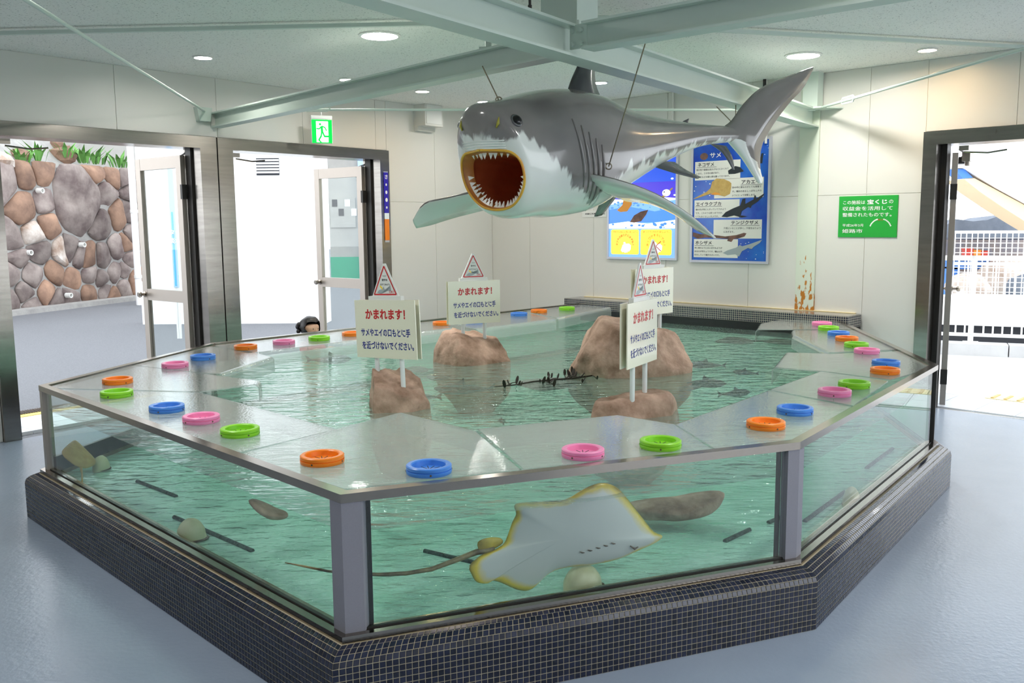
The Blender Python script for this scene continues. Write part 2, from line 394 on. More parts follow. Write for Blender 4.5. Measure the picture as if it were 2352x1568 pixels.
def catmull(xs, ks, x):
    """smooth interpolation of table values ks at xs"""
    xs = np.asarray(xs, float); ks = np.asarray(ks, float)
    m = np.gradient(ks, xs)
    i = int(np.clip(np.searchsorted(xs, x)-1, 0, len(xs)-2)); h = xs[i+1]-xs[i]; t = (x-xs[i])/h
    return (2*t**3-3*t**2+1)*ks[i]+(t**3-2*t**2+t)*h*m[i]+(-2*t**3+3*t**2)*ks[i+1]+(t**3-t**2)*h*m[i+1]
def fnoise(seed):
    r = np.random.default_rng(seed); K = [(r.normal(size=3), r.uniform(0, 6.28)) for _ in range(14)]
    def f(p, s=1.0):
        p = np.asarray(p)*s; return sum(math.sin(float(k@p)*1.7+ph) for k, ph in K)/5.0
    return f
# ================================================================== THE ROOM
COR = np.array([-0.215, 10.447, 0.0])
a1, a2 = math.radians(50.9), math.radians(-43.9)
u1 = np.array([math.cos(a1), math.sin(a1), 0]); n1 = np.array([math.sin(a1), -math.cos(a1), 0])
u2 = np.array([math.cos(a2), math.sin(a2), 0]); n2 = np.array([math.sin(a2), -math.cos(a2), 0])
ZC = 2.72
def W1(t, z=0, d=0): return COR - t*u1 + z*UP + d*n1        # left wall: t runs from the room corner towards the doors
def W2(t, z=0, d=0): return COR + t*u2 + z*UP + d*n2        # right wall: t runs from the room corner towards the lottery sign
def w1(x, y): return onpl(x, y, COR, n1)
def w2(x, y, d=0): return onpl(x, y, COR+d*n2, n2)

mb = MB(); mb.prism([V3(p, -0.12) for p in (W1(-.3), W1(9), (-5.9, -3.2), (6.3, -3.2), W2(9))], (0, 0, 0.12))
floor = struct(mb.build('floor', 'floor_epoxy')); tag(floor, 'blue-grey epoxy floor with soft reflections', 'floor', kind='structure')
mb = MB(); mb.prism([V3(p, ZC) for p in (W1(-.3, 0, -.3), W1(9, 0, -.3), (-5.9, -3.2), (6.3, -3.2), W2(9, 0, -.3))], (0, 0, 0.15))
tag(struct(mb.build('ceiling', 'ceiling_board')), 'pale speckled acoustic board ceiling', 'ceiling', kind='structure')

def wall(name, WF, rects, label):
    mb = MB(); o0 = WF(0)
    for (t0, t1, z0, z1) in rects:
        mb.obox(WF(t0, z0, -.006), WF(t1, z0, -.006)-WF(t0, z0, -.006), (0, 0, z1-z0), WF(0, 0, -.2)-WF(0))
    w = struct(mb.build(name, 'wall_joint')); tag(w, label, 'wall', kind='structure'); return w
def panels(wallobj, WF, rects):
    g = 0.0022
    for (t0, t1, z0, z1) in rects:
        mb = MB(); a = WF(t0+g, z0+g, -.006)
        mb.obox(a, WF(t1-g, z0+g, -.006)-a, (0, 0, z1-z0-2*g), WF(0, 0, .006)-WF(0))
        mb.build('panel', 'wall_panel', wallobj)
HB1, HT1 = 2.14, 2.235
wl = wall('wall_left', W1, [(-.2, 1.63, 0, ZC), (1.63, 5.37, HT1, ZC), (5.37, 9, 0, ZC)], 'pale panelled wall with two glass doorways')
zs = 1.735
P = []
for (a, b) in ((0.0, .93), (.93, 1.62)): P += [(a, b, 0, zs), (a, b, zs, ZC)]
for (a, b) in ((1.62, 1.76), (1.76, 2.645), (2.645, 3.53), (3.53, 4.40), (4.40, 5.27)): P.append((a, b, HT1+.004, ZC))
for (a, b) in ((5.385, 6.15), (6.15, 7.0), (7.0, 8.0), (8, 9)): P += [(a, b, 0, zs), (a, b, zs, ZC)]
panels(wl, W1, P)
HB2, HT2 = 2.075, 2.175
wr = wall('wall_back', W2, [(-.2, 4.775, 0, ZC), (4.775, 6.75, HT2, ZC), (6.75, 9, 0, ZC)], 'pale panelled wall behind the tank holding posters and green sign')
P = []
for (a, b) in ((0, .588), (.588, 1.484), (1.484, 2.38), (2.38, 3.27), (3.27, 3.735), (3.905, 4.32), (4.32, 4.765)): P += [(a, b, 0, zs-.02), (a, b, zs-.02, ZC)]
for (a, b) in ((4.765, 5.4), (5.4, 6.3), (6.3, 7.2)): P.append((a, b, HT2+.004, ZC))
for (a, b) in ((6.87, 7.6), (7.6, 8.3), (8.3, 9)): P += [(a, b, 0, zs-.02), (a, b, zs-.02, ZC)]
panels(wr, W2, P)

# walls behind the viewer
mb = MB(); mb.obox((-5.9, -3.4, 0), (12.2, 0, 0), (0, .2, 0), (0, 0, ZC)); tag(struct(mb.build('wall_front', 'wall_panel')), 'plain pale wall opposite the pool', 'wall', kind='structure')
mb = MB(); mb.obox((-6.1, -3.4, 0), (.2, 0, 0), (0, 6.9, 0), (0, 0, ZC)); tag(struct(mb.build('wall_side', 'wall_panel')), 'plain pale side wall left of the entrance floor', 'wall', kind='structure')
# stainless frames of the doorways
def bar(mb, WF, t0, t1, z0, z1, d0, d1, mi=0):
    mb.obox(WF(t0, z0, d0), WF(t1, z0, d0)-WF(t0, z0, d0), (0, 0, z1-z0), WF(0, 0, d1)-WF(0, 0, d0), mi)
tr1 = empty('trim_1', W1(3.5)); tag(tr1, 'brushed steel frame around the two left doorways', 'door frame', kind='structure')
for nm, (t0, t1, z0, z1) in (('jamb', (5.27, 5.385, 0, HT1)), ('jamb', (1.615, 1.735, 0, HT1)), ('header', (3.72, 5.27, HB1, HT1)), ('header', (1.735, 3.41, HB1, HT1))):
    mb = MB(); bar(mb, W1, t0, t1, z0, z1, -.22, .03); mb.build(nm, 'steel', tr1)
mb = MB(); bar(mb, W1, 3.567, 3.72, 0, HT1, -.22, .03); mb.build('mullion', 'steel', tr1)
mb = MB(); bar(mb, W1, 3.41, 3.555, 0, HT1, -.22, .03); mb.build('mullion', 'steel', tr1)
mb = MB(); bar(mb, W1, 3.555, 3.567, 0, HT1, -.2, .02); mb.build('mullion_joint', 'dark_metal', tr1)
for t0, t1 in ((3.72, 3.738), (1.735, 1.757), (5.245, 5.27)):
    mb = MB(); bar(mb, W1, t0, t1, 0, HB1, -.17, -.09); mb.build('door_stop', 'dark_metal', tr1)
tr2 = empty('trim_2', W2(4.8)); tag(tr2, 'brushed steel frame around the right doorway', 'door frame', kind='structure')
for nm, (t0, t1, z0, z1) in (('jamb', (4.76, 4.86, 0, HT2)), ('header', (4.86, 6.75, HB2, HT2)), ('jamb', (6.75, 6.87, 0, HT2))):
    mb = MB(); bar(mb, W2, t0, t1, z0, z1, -.22, .03); mb.build(nm, 'steel', tr2)
mb = MB(); bar(mb, W2, 4.86, 4.90, 0, HB2, -.17, -.09); mb.build('door_stop', 'dark_metal', tr2)

def door_leaf(name, hinge, direction, wid, zt, label):
    d = unit(direction); nrm = np.cross(UP, d); root = empty(name, hinge); tag(root, label, 'door', kind='structure')
    H = np.asarray(hinge)
    def part(nm, s0, s1, z0, z1, th, mat, par=root, off=0.0):
        mb = MB(); mb.obox(H+d*s0+UP*z0-nrm*(th/2-off), d*(s1-s0), (0, 0, z1-z0), nrm*th); return mb.build(nm, mat, par)
    part('stile', 0, .075, .02, zt, .042, 'aluminium'); part('stile', wid-.075, wid, .02, zt, .042, 'aluminium')
    part('rail', .075, wid-.075, zt-.10, zt, .04, 'aluminium'); part('rail', .075, wid-.075, .02, .14, .04, 'aluminium')
    part('rail', .075, wid-.075, .86, .96, .04, 'aluminium')
    part('pane', .075, wid-.075, .96, zt-.10, .008, 'door_glass'); part('pane', .075, wid-.075, .14, .86, .008, 'door_glass')
    for sgn in (-1, 1):
        mb = MB(); c = H+d*(wid-.04)+UP*.91+nrm*sgn*.021
        mb.lathe([(.026, 0), (.026, .008), (.012, .012), (.012, .035), (.024, .042), (.027, .055), (.020, .068)], c, 16, ax=nrm*sgn); mb.build('knob', 'steel_rail', root, True, 40)
    mb = MB(); c = H+d*.22+UP*(zt-.05)-nrm*.045; mb.cbox(c, .16, .045, .05, d, nrm); ob = mb.build('closer', 'dark_metal', root)
    mb = MB(); mb.tube([c+d*.03+UP*.03, c+d*.0+UP*.045-nrm*.05, H+d*.0+UP*(zt+.02)-nrm*.03], .007, 6); mb.build('arm', 'dark_metal', root)
    for zz in (.25, zt-.3):
        mb = MB(); mb.cbox(H+UP*zz+d*.0, .03, .05, .12, d, nrm); mb.build('hinge', 'dark_metal', root)
    return root
out1 = -n1
door_leaf('door_1', W1(3.765, 0, -.17), out1, .72, 2.09, 'open glass door leaf beside the stone wall view')
door_leaf('door_2', W1(1.785, 0, -.17), out1, .74, 2.085, 'open glass door leaf near the exit sign')
door_leaf('door_3', W2(4.925, 0, -.2), (.44, .898, 0), .80, 2.02, 'open glass door leaf seen edge on by the white railing')

# door closer arms on the far leaves' headers
for nm, p, dr, lab in (('door_closer', W1(5.18, HB1-.03, -.10), u1, 'chrome door closer arm under the header by the stone wall'), ('door_closer', W1(3.30, HB1-.03, -.10), u1, 'chrome door closer arm under the header by the louvre'), ('door_closer', W2(5.02, HB2-.03, -.10), u2, 'chrome door closer arm in the doorway facing the railing')):
    t = thing(nm, lab, 'door closer', p)
    mb = MB(); mb.cbox(p, .07, .03, .035, dr, n1 if dr is u1 else n2); mb.build('body', 'aluminium', t)
    mb = MB(); mb.tube([p-UP*.03, p-UP*.045+dr*.17, p-UP*.03+dr*.30], .007, 6); mb.build('arm', 'steel_rail', t)
# narrow notice on the jamb beside door_2
t = thing('jamb_notice', 'narrow blue and orange notice on the steel door jamb', 'notice', W1(1.675, 1.0, .03))
for nm, z0, z1, m in (('backing', 1.33, 2.03, 'silver_frame'), ('blue_print', 1.62, 2.02, 'poster_violet'), ('orange_print', 1.35, 1.56, 'ring_orange'), ('white_print', 1.56, 1.62, 'poster_pale')):
    e = .034 if nm == 'backing' else .037
    mb = MB(); bar(mb, W1, 1.64, 1.70, z0, z1, .03, e); mb.build(nm, m, t)
mb = MB()
put_text(mb, 'さ', W1(1.685, 1.955, .0385), u1, UP, height=.042, bold=.03)
for i, r_ in enumerate((.010, .014, .016, .010)):
    mb.poly([W1(1.67, 1.90-.075*i, .0385)+u1*r_*math.cos(a)+UP*1.3*r_*math.sin(a) for a in np.linspace(0, 2*math.pi, 11)[:-1]])
mb.build('lettering', 'text_white', t)

# ------------------------------------------------------------------ rusty column flush in the back wall
mb = MB(); bar(mb, W2, 3.735, 3.905, 0, ZC, -.15, .018)
tag(mb.build('steel_column', 'rusty_paint'), 'pale green steel column flush with the wall, rusted at the foot', 'column')

# ------------------------------------------------------------------ roof steel
def hbeam(name, p0, p1, zb, h, bw, label, tw=.009):
    p0, p1 = V3(p0, zb), V3(p1, zb); d = unit(p1-p0); s = np.cross(UP, d); Ln = np.linalg.norm(p1-p0)
    t = thing(name, label, 'beam', p0)
    for nm, o, b, c in (('bottom_flange', p0-s*bw/2, s*bw, UP*.012), ('top_flange', p0-s*bw/2+UP*(h-.012), s*bw, UP*.012), ('web', p0-s*tw/2+UP*.012, s*tw, UP*(h-.024))):
        mb = MB(); mb.obox(o, d*Ln, b, c); mb.build(nm, 'beam_paint', t)
    return t, d, s
E2 = w2(1866, 292); P2a = atz(1326, 142, 2.28); d2 = unit(V3(P2a)-V3(E2)); FR = V3(P2a)+d2*3.2
b2, bd2, bs2 = hbeam('steel_beam', E2-d2*.0, FR, 2.28, .15, .125, 'long green steel beam running to the rusty column over the shark')
E1 = w1(495, 278); J = V3(P2a)+d2*.06
p1a = atz(1330, 119, 2.30)
hbeam('steel_beam', V3(E1), V3(P2a)+unit(V3(E1)-V3(P2a))*.07, 2.315, .12, .10, 'green steel beam ending at the wall over the left doors')
q1 = atz(2039, 3, 2.30); dq = unit(V3(q1)-V3(p1a))
hbeam('steel_beam', V3(p1a)+dq*.05, V3(p1a)+dq*3.2, 2.30, .125, .10, 'green steel beam passing overhead beside the hanging wire')
# bolted joint between the beams
t = thing('joint_plate', 'bolted green gusset plate where the roof beams cross', 'bracket', V3(p1a, 2.31))
mb = MB(); mb.cbox(V3(p1a, 2.37)-bs2*.0, .012, .10, .11, unit(V3(dq[1:2].repeat(3)) if False else np.cross(UP, dq)), dq); mb.build('plate', 'beam_paint', t)
for k in range(2):
    for j in range(2):
        mb = MB(); mb.lathe([(.011, 0), (.011, .014)], V3(p1a, 2.335+.06*k)+dq*(-.03+.05*j)-np.cross(UP, dq)*.006, 6, ax=-np.cross(UP, dq)); mb.build('bolt', 'beam_paint', t)
# stub column and pipe above the crossing
ctr = aty(1308, 60, 4.75); t = thing('stub_column', 'green steel stub column above the beam crossing', 'column', V3(ctr, 2.43))
sx, sy = .105, .105
mb = MB(); mb.cbox(V3(ctr, (2.43+ZC)/2), .21, .21, ZC-2.43, bd2, bs2); mb.build('shaft', 'beam_paint', t)
mb = MB(); mb.cbox(V3(ctr, 2.437), .30, .30, .014, bd2, bs2); mb.build('base_plate', 'beam_paint', t)
for a in (-1, 1):
    for b in (-1, 1):
        mb = MB(); mb.lathe([(.014, 0), (.014, .02), (.007, .022), (.007, .04)], V3(ctr, 2.444)+bd2*.125*a+bs2*.125*b, 6); mb.build('bolt', 'beam_paint', t)
pc = V3(ctr, 2.54)+_r0*.10
mb = MB(); mb.tube([aty(1235, 46, 4.95), aty(1300, 46, 4.95), aty(1395, 45, 4.95), aty(1415, 49, 4.95), aty(1424, 60, 4.95), aty(1426, 90, 4.95)], .022, 12)
tag(mb.build('drain_pipe', 'beam_paint', None, True, 50), 'green bent pipe beside the stub column', 'pipe')
mb = MB(); mb.tube([aty(1217, 30, 4.5), aty(1217, 12, 4.5)], .010, 10); mb.tube([aty(1217, 12, 4.5), V3(aty(1217, 12, 4.5), ZC)], .007, 10)
tag(mb.build('hanger_rod', 'dark_metal', None, True, 50), 'dark threaded hanger rod left of the stub column', 'rod')
hp = atz(1122, 112, 2.44)
mb = MB(); mb.tube([hp, V3(hp, ZC)], .018, 10); mb.cbox(hp, .10, .06, .012)
tag(mb.build('beam_hanger', 'beam_paint', None, True, 40), 'short green hanger holding the beam over the shark snout', 'hanger')
# tie rods
def rod(name, pts, r, label, buckle=None, mat='beam_paint'):
    t = thing(name, label, 'tie rod', pts[0]); mb = MB(); mb.tube(pts, r, 8); mb.build('rod', mat, t, True, 50)
    if buckle is not None:
        c, d = buckle; d = unit(d); s = unit(np.cross(d, UP)); w = unit(np.cross(s, d))
        mb = MB()
        for k in (-1, 1): mb.tube([c-d*.11+s*0, c-d*.085+w*.022*k, c+d*.085+w*.022*k, c+d*.11], .007, 6)
        mb.build('turnbuckle', mat, t, True, 50)
    return t
ra, rb = aty(560, 252, 7.62), aty(1872, 252, 7.66)
rod('tie_rod', [ra, rb], .010, 'thin green tie rod with turnbuckle running behind the exit sign', (aty(728, 249, 7.6), rb-ra))
k1 = w1(462, 256)+n1*.05; k2 = atz(60, 0, 2.42)
rod('tie_rod', [k1, k1+(k2-k1)*1.3], .010, 'thin tie rod slanting up from the bracket over the left doors')
mb = MB(); c0 = w1(462, 262)
mb.prism([c0-u1*.07+UP*.05+n1*.0, c0+u1*.07+UP*.05, c0+u1*.05-UP*.06, c0-u1*.05-UP*.06], n1*.055)
tag(mb.build('rod_bracket', 'beam_paint'), 'small green bracket on the wall above the left doors', 'bracket')
g1 = w2(1885, 252)+n2*.08; g2 = atz(2330, 118, 2.42)
rod('tie_rod', [g1, g1+(g2-g1)*1.25], .011, 'tie rod with turnbuckle slanting up from the rusty column', (g1+(g2-g1)*.22, g2-g1))
mb = MB(); c0 = w2(1905, 252)
mb.prism([c0-u2*.14, c0+u2*.12, c0+u2*.02+n2*.20, c0-u2*.14+n2*.20], UP*.012)
tag(mb.build('rod_bracket', 'beam_paint'), 'green gusset bracket beside the head of the rusty column', 'bracket')
def flatbar(pa, pb, label):
    mb = MB(); d = unit(pb-pa); s = np.cross(UP, d); mb.obox(pa-s*.014+UP*.02, (pb-pa), s*.028, UP*.022); tag(mb.build('ceiling_rail', 'beam_paint'), label, 'rail')
A_, B_ = atz(0, 88, 2.66), atz(1020, 66, 2.66); flatbar(A_-(B_-A_)*.4, B_+(B_-A_)*.12, 'pale flat rail under the ceiling near the large downlight')
A_, B_ = atz(1590, 78, 2.66), atz(2352, 119, 2.66); flatbar(A_-(B_-A_)*.12, B_+(B_-A_)*.4, 'pale flat rail under the ceiling near the right doorway')
# upright stub beside the rusty column head, and conduits
mb = MB(); p = w2(1862, 200); bar(mb, W2, 3.80, 3.93, 2.43, ZC, .02, .12)
tag(mb.build('column_stub', 'beam_paint'), 'green boxed stub standing on the beam end by the wall', 'column')
for (x, y0, y1, lab) in ((1549, 213, 345, 'pale conduit pipe running down the wall behind the shark'), (1763, 183, 330, 'pale conduit pipe above the shark poster')):
    a, b = w2(x, y0), w2(x, y1); mb = MB(); mb.tube([V3(a, ZC)+n2*.03, V3(b, b[2])+n2*.03], .012, 8); tag(mb.build('conduit', 'wall_panel', None, True, 50), lab, 'pipe')
mb = MB(); a = w2(1764, 195)+n2*.06; mb.tube([V3(a, ZC), V3(a, 2.6)], .014, 8); tag(mb.build('hanger_rod', 'dark_metal', None, True, 50), 'dark rod hanging from the ceiling near the rusty column', 'rod')
# box on the left wall
c = w1(971, 266); t = thing('wall_speaker', 'pale box speaker high on the left wall', 'speaker', c)
mb = MB(); mb.obox(c-u1*.13-UP*.115, u1*.26, UP*.23, n1*.16); mb.build('case', 'wall_panel', t)
mb = MB(); mb.obox(c-u1*.11-UP*.095+n1*.16, u1*.22, UP*.19, n1*.006); mb.build('grille', 'white_plastic', t)
mb = MB(); mb.prism([c-u1*.13-UP*.115, c+u1*.13-UP*.115, c+u1*.13-UP*.16, c-u1*.13-UP*.16], n1*.05); mb.build('bracket', 'wall_panel', t)

# ------------------------------------------------------------------ downlights
big = [((872, 80), 'large recessed downlight beside the pale flat rail'), ((1845, 126), 'large recessed downlight above the shark tail')]
small = [((466, 130), 'lamp_white', 'small white downlight above the left doorway'), ((797, 181), 'lamp_white', 'small white downlight just over the beam to the left wall'), ((970, 208), 'lamp_warm', 'small warm downlight near the wall speaker'),
         ((1111, 232), 'lamp_white', 'small white downlight right above the shark snout'), ((1378, 188), 'lamp_white', 'small white downlight behind the shark back fin'), ((2130, 113), 'lamp_warm', 'small warm downlight beside the right ceiling rail')]
def downlight(p, R, mat, label, grp):
    t = thing('downlight', label, 'ceiling light', p, grp)
    mb = MB(); mb.lathe([(R, 0), (R*1.14, 0), (R*1.16, -.008), (R*.99, -.012), (R*.97, -.004)], p, 32, closed=True); mb.build('trim_ring', 'white_plastic', t, True, 40)
    mb = MB(); mb.lathe([(.001, -.003), (R*.98, -.003), (R*.98, -.001), (.001, -.001)], p, 32); mb.build('lamp', mat, t)
for q, lab in big: downlight(atz(*q, ZC), .118, 'lamp_white', lab, 'large ceiling downlights')
for k_, (x_, y_) in enumerate(((-1.9, 3.4), (1.7, 3.0), (-1.7, .6), (1.8, .4))): downlight(np.array([x_, y_, ZC]), .118, 'lamp_white', ('large recessed downlight over the %s corner of the floor before the pool' % ('stone wall', 'railing', 'far stone wall', 'far railing')[k_]), 'large ceiling downlights')
for q, m, lab in small: downlight(atz(*q, ZC), .062, m, lab, 'small ceiling downlights')

# ------------------------------------------------------------------ exit sign
c = aty(739, 301, 8.25); xs = unit((.94, .34, 0)); nn = np.cross(xs, UP)
t = thing('exit_sign', 'lit green running-man exit sign hanging from the ceiling', 'sign', c+UP*.12)
w_, h_ = .185, .215
mb = MB(); mb.cbox(c, w_, .03, h_, xs, nn); mb.build('case', 'white_plastic', t)
mb = MB(); mb.cbox(c+UP*(h_/2+.012), w_, .045, .028, xs, nn); mb.build('cap', 'white_plastic', t)
mb = MB(); mb.tube([c+UP*(h_/2+.02), V3(c, ZC)], .007, 8); mb.build('stem', 'white_plastic', t, True, 50)
fc = c+nn*.0165-UP*.002
def P_(u, v, e=0): return fc+xs*u*w_/2+UP*v*h_/2+nn*e
mb = MB(); mb.poly([P_(-.96, -.97), P_(.96, -.97), P_(.96, .93), P_(-.96, .93)]); mb.build('green_face', 'exit_green', t)
mb = MB(); mb.poly([P_(-.55, -.9, .001), (P_(.60, -.9, .001)), P_(.60, .80, .001), P_(-.55, .80, .001)]); mb.build('white_doorway', 'exit_white', t)
mb = MB()
mb.poly([P_(-.17+.10*math.cos(a), .56+.10*math.sin(a), .002) for a in np.linspace(0, 6.28, 13)[:-1]])
def limb(pts, r):
    for (a, b) in zip(pts, pts[1:]):
        a, b = np.array(a, float), np.array(b, float); d = unit(b-a); s = np.array([-d[1], d[0]])*r; e = d*r*.5
        mb.poly([P_(*(a-s-e), .002), P_(*(b-s+e), .002), P_(*(b+s+e), .002), P_(*(a+s-e), .002)])
limb([(-.02, .36), (.0, -.08)], .11); limb([(0, .40), (.28, .30), (.42, .06)], .05); limb([(-.05, .36), (-.28, .18), (-.5, .20)], .05)
limb([(-.03, -.05), (-.10, -.40), (-.32, -.72)], .07); limb([(.04, -.05), (.22, -.42), (.62, -.42), (.68, -.34)], .07); limb([(-.32, -.72), (-.1, -.93)], .06); limb([(-.5, -.93), (-.3, -.93)], .02)
mb.build('running_figure', 'exit_green', t)
# ================================================================== THE TANK
ZR = .694
pA, pB, pC, pD, pE, pF, pG = (np.array(q) for q in ((-2.456, 4.618), (-.523, 2.650), (1.060, 3.256), (2.395, 5.018), (2.694, 7.371), (-2.109, 6.280), (.709, 9.255)))
LINE = [pG, pF, pA, pB, pC, pD, pE]            # outer edge of the rim, wall to wall
def offset(line, o):
    out = []
    for i, p in enumerate(line):
        ds = []
        if i > 0: ds.append(unit(p-line[i-1]))
        if i < len(line)-1: ds.append(unit(line[i+1]-p))
        ns = [np.array([d[1], -d[0]]) for d in ds]
        if len(ns) == 1: out.append(p+ns[0]*o)
        else:
            m = unit(ns[0]+ns[1]); out.append(p+m*o/(m@ns[0]))
    return out
tank = thing('touch_tank', 'large angular touch pool with glass sides on a dark mosaic-tiled kerb', 'tank', V3((0.2, 5.6), 0))
SIDES = [(i, i+1) for i in range(6)]           # GF FA AB BC CD DE
kerb_prof = [(.088, 0.0)] + [(.088, .0205*k) for k in range(1, 10)] + [(.082, .2035), (.067, .2165), (.047, .225), (.026, .2285)]
# grout body
mb = MB()
gp = [(o-.0012, max(z-.0012, 0)) if k > 9 else (o-.0012, z) for k, (o, z) in enumerate(kerb_prof)]
ring_prof = gp + [(-.05, .2255), (-.05, 0.0)]
loops = [offset(LINE, o) for o, z in ring_prof]
for s in range(6):
    rings = [[V3(loops[k][s], ring_prof[k][1]) for k in range(len(ring_prof))], [V3(loops[k][s+1], ring_prof[k][1]) for k in range(len(ring_prof))]]
    mb.loft(rings, cap=(s in (0, 5)))
kerb = mb.build('kerb', 'grout', tank)
# mosaic tiles
TP = .0205; GAP = .0027
tile_faces = MB(); cand = []
ploops = [offset(LINE, o) for o, z in kerb_prof]
def add_tile(q, nrm):
    """q: four corners of the raised face"""
    c = sum(q)/4; q = [c+(p-c)*(1-GAP/TP) for p in q]
    inner = [c+(p-c)*.90 + nrm*.0008 for p in q]; low = [p-nrm*.0020 for p in q]
    v = inner+q+low
    tile_faces.add(v, [(0, 1, 2, 3)]+[(4+i, 4+(i+1) % 4, (i+1) % 4, i) for i in range(4)]+[(8+i, 8+(i+1) % 4, 4+(i+1) % 4, 4+i) for i in range(4)])
flat = []
for s in (1, 2, 3, 4, 5):
    for k in range(len(kerb_prof)-1):
        z0, z1 = kerb_prof[k][1], kerb_prof[k+1][1]
        a0, a1_, b0, b1 = V3(ploops[k][s], z0), V3(ploops[k][s+1], z0), V3(ploops[k+1][s], z1), V3(ploops[k+1][s+1], z1)
        n = int(round(np.linalg.norm(a1_-a0)/TP)); nrm = unit(np.cross(a1_-a0, b0-a0))
        for j in range(n):
            q = [a0+(a1_-a0)*j/n, a0+(a1_-a0)*(j+1)/n, b0+(b1-b0)*(j+1)/n, b0+(b1-b0)*j/n]
            c = sum(q)/4
            if k < 9:
                px = [proj(p) for p in q]; ar = abs((px[1][0]-px[0][0])*(px[3][1]-px[0][1])-(px[3][0]-px[0][0])*(px[1][1]-px[0][1]))
                vis = nrm@(CAM-c) > 0 and all(0 < x < 2352 and 0 < y < 1560 for x, y in px)
                flat.append((ar if vis else 0, len(flat), q, nrm))
            else: add_tile(q, nrm)
flat.sort(key=lambda e: -e[0])
tm = MB(); hs = TP*(1-GAP/TP)/2
tm.add([(-hs*.9, -hs*.9, .0008), (hs*.9, -hs*.9, .0008), (hs*.9, hs*.9, .0008), (-hs*.9, hs*.9, .0008), (-hs, -hs, 0), (hs, -hs, 0), (hs, hs, 0), (-hs, hs, 0), (-hs, -hs, -.002), (hs, -hs, -.002), (hs, hs, -.002), (-hs, hs, -.002)],
       [(0, 1, 2, 3)]+[(4+i, 4+(i+1) % 4, (i+1) % 4, i) for i in range(4)]+[(8+i, 8+(i+1) % 4, 4+(i+1) % 4, 4+i) for i in range(4)])
tile_me = tm.mesh('tile', recalc=False); tile_me.materials.append(MATS['tile_navy'])
for ar, _, q, nrm in flat[:300]:
    c = sum(q)/4; x = unit(q[1]-q[0]); o = link('tile', tile_me, kerb)
    o.matrix_local = basis(c, x, np.cross(nrm, x), nrm)
for ar, _, q, nrm in flat[300:]: add_tile(q, nrm)
def tile_stuff_mat():
    m, nt, out = new_mat('tile_navy_field')
    b = N(nt, 'ShaderNodeBsdfPrincipled'); b.inputs['Roughness'].default_value = 0.10; b.inputs['Specular IOR Level'].default_value = .6; L(nt, b.outputs[0], out.inputs[0])
    g = N(nt, 'ShaderNodeNewGeometry')
    mx = N(nt, 'ShaderNodeMix', data_type='RGBA'); mx.inputs[6].default_value = (*lin((20, 24, 40)), 1); mx.inputs[7].default_value = (*lin((38, 43, 66)), 1)
    L(nt, g.outputs['Random Per Island'], mx.inputs[0]); L(nt, mx.outputs[2], b.inputs['Base Color'])
tile_stuff_mat()
o = tile_faces.build('tile_field', 'tile_navy_field', kerb, recalc=False); o['kind'] = 'stuff'

# base channel, glass, posts, rim
def strip(o0, o1, z0, z1, s, line=LINE):
    A0, A1 = offset(line, o0), offset(line, o1); mb = MB()
    ring = lambda k: [V3(A0[k], z0), V3(A0[k], z1), V3(A1[k], z1), V3(A1[k], z0)]
    mb.loft([ring(s), ring(s+1)]); return mb
for s in range(6):
    strip(.020, -.045, .224, .250, s).build('base_channel', 'steel_rail', tank)
    strip(-.012, -.026, .25, .2545, s).build('gasket', 'rubber', tank)
    strip(-.014, -.024, .255, ZR-.02, s).build('glass_pane', 'glass', tank)
    strip(0, -.040, ZR-.028, ZR, s).build('rim_rail', 'steel_rail', tank)
    strip(-.040, -.052, ZR-.020, ZR-.014, s).build('cover_shelf', 'aluminium', tank)
inn = offset(LINE, -.002); inn2 = offset(LINE, -.030)
def post(i, w, mat, th=.028):
    p, a, b = LINE[i], LINE[i-1], LINE[i+1]
    da, db = unit(a-p), unit(b-p)
    O, I = offset(LINE, -.002), offset(LINE, -.002-th)
    poly = [O[i], O[i]+db*w, I[i]+db*w, I[i], I[i]+da*w, O[i]+da*w]
    mb = MB(); mb.prism([V3(q, .248) for q in poly], (0, 0, ZR-.028-.248)); mb.build('corner_post', mat, tank)
post(1, .03, 'aluminium'); post(2, .035, 'aluminium'); post(3, .062, 'post_grey'); post(4, .05, 'post_grey'); post(5, .012, 'dark_metal')
# dark sealant beside the post facing the pane
for i, dr, w in ((3, 1, .070), (4, -1, .057)):
    p = offset(LINE, -.030)[i]; d = unit(LINE[i+dr]-LINE[i]); nrm = np.array([-d[1], d[0]])*(1 if dr > 0 else -1)
    mb = MB(); mb.obox(V3(p+d*w*.9, .25), V3(d*.014), V3(nrm*.012), (0, 0, ZR-.03-.25)); mb.build('sealant', 'rubber', tank)
# ledge of tiles along the back wall
zl = .7365
eR, eL = w2(1980, 720.6), w2(1336, 680)
tR = (eR-COR)@u2; tL = (eL-COR)@u2
fr = atz(1965, 728, zl); dep = (fr-COR)@n2
led = empty('ledge_root', W2(3, 0)); bpy.data.objects.remove(led)
ledge = thing('tiled_ledge', 'low ledge of small dark tiles along the back wall under the posters', 'ledge', W2(2.8, 0, dep/2))
def uvbox(name, o, a, b, c, mat, par):
    mb = MB(); mb.obox(o, a, b, c); ob = mb.build(name, mat, par); me = ob.data; uv = me.uv_layers.new(name='UVMap')
    au, bu, cu = unit(a), unit(b), unit(c)
    for p in me.polygons:
        n = np.array(p.normal)
        ax = [v for v in (au, bu, cu) if abs(v@n) < .5]
        for li in p.loop_indices:
            q = np.array(me.vertices[me.loops[li].vertex_index].co)-o; uv.data[li].uv = (q@ax[0], q@ax[1])
    return ob
uvbox('tile_cap', W2(tL, zl-.10, .019), W2(tR)-W2(tL), n2*(dep-.019), UP*.10, 'small_tiles', ledge)
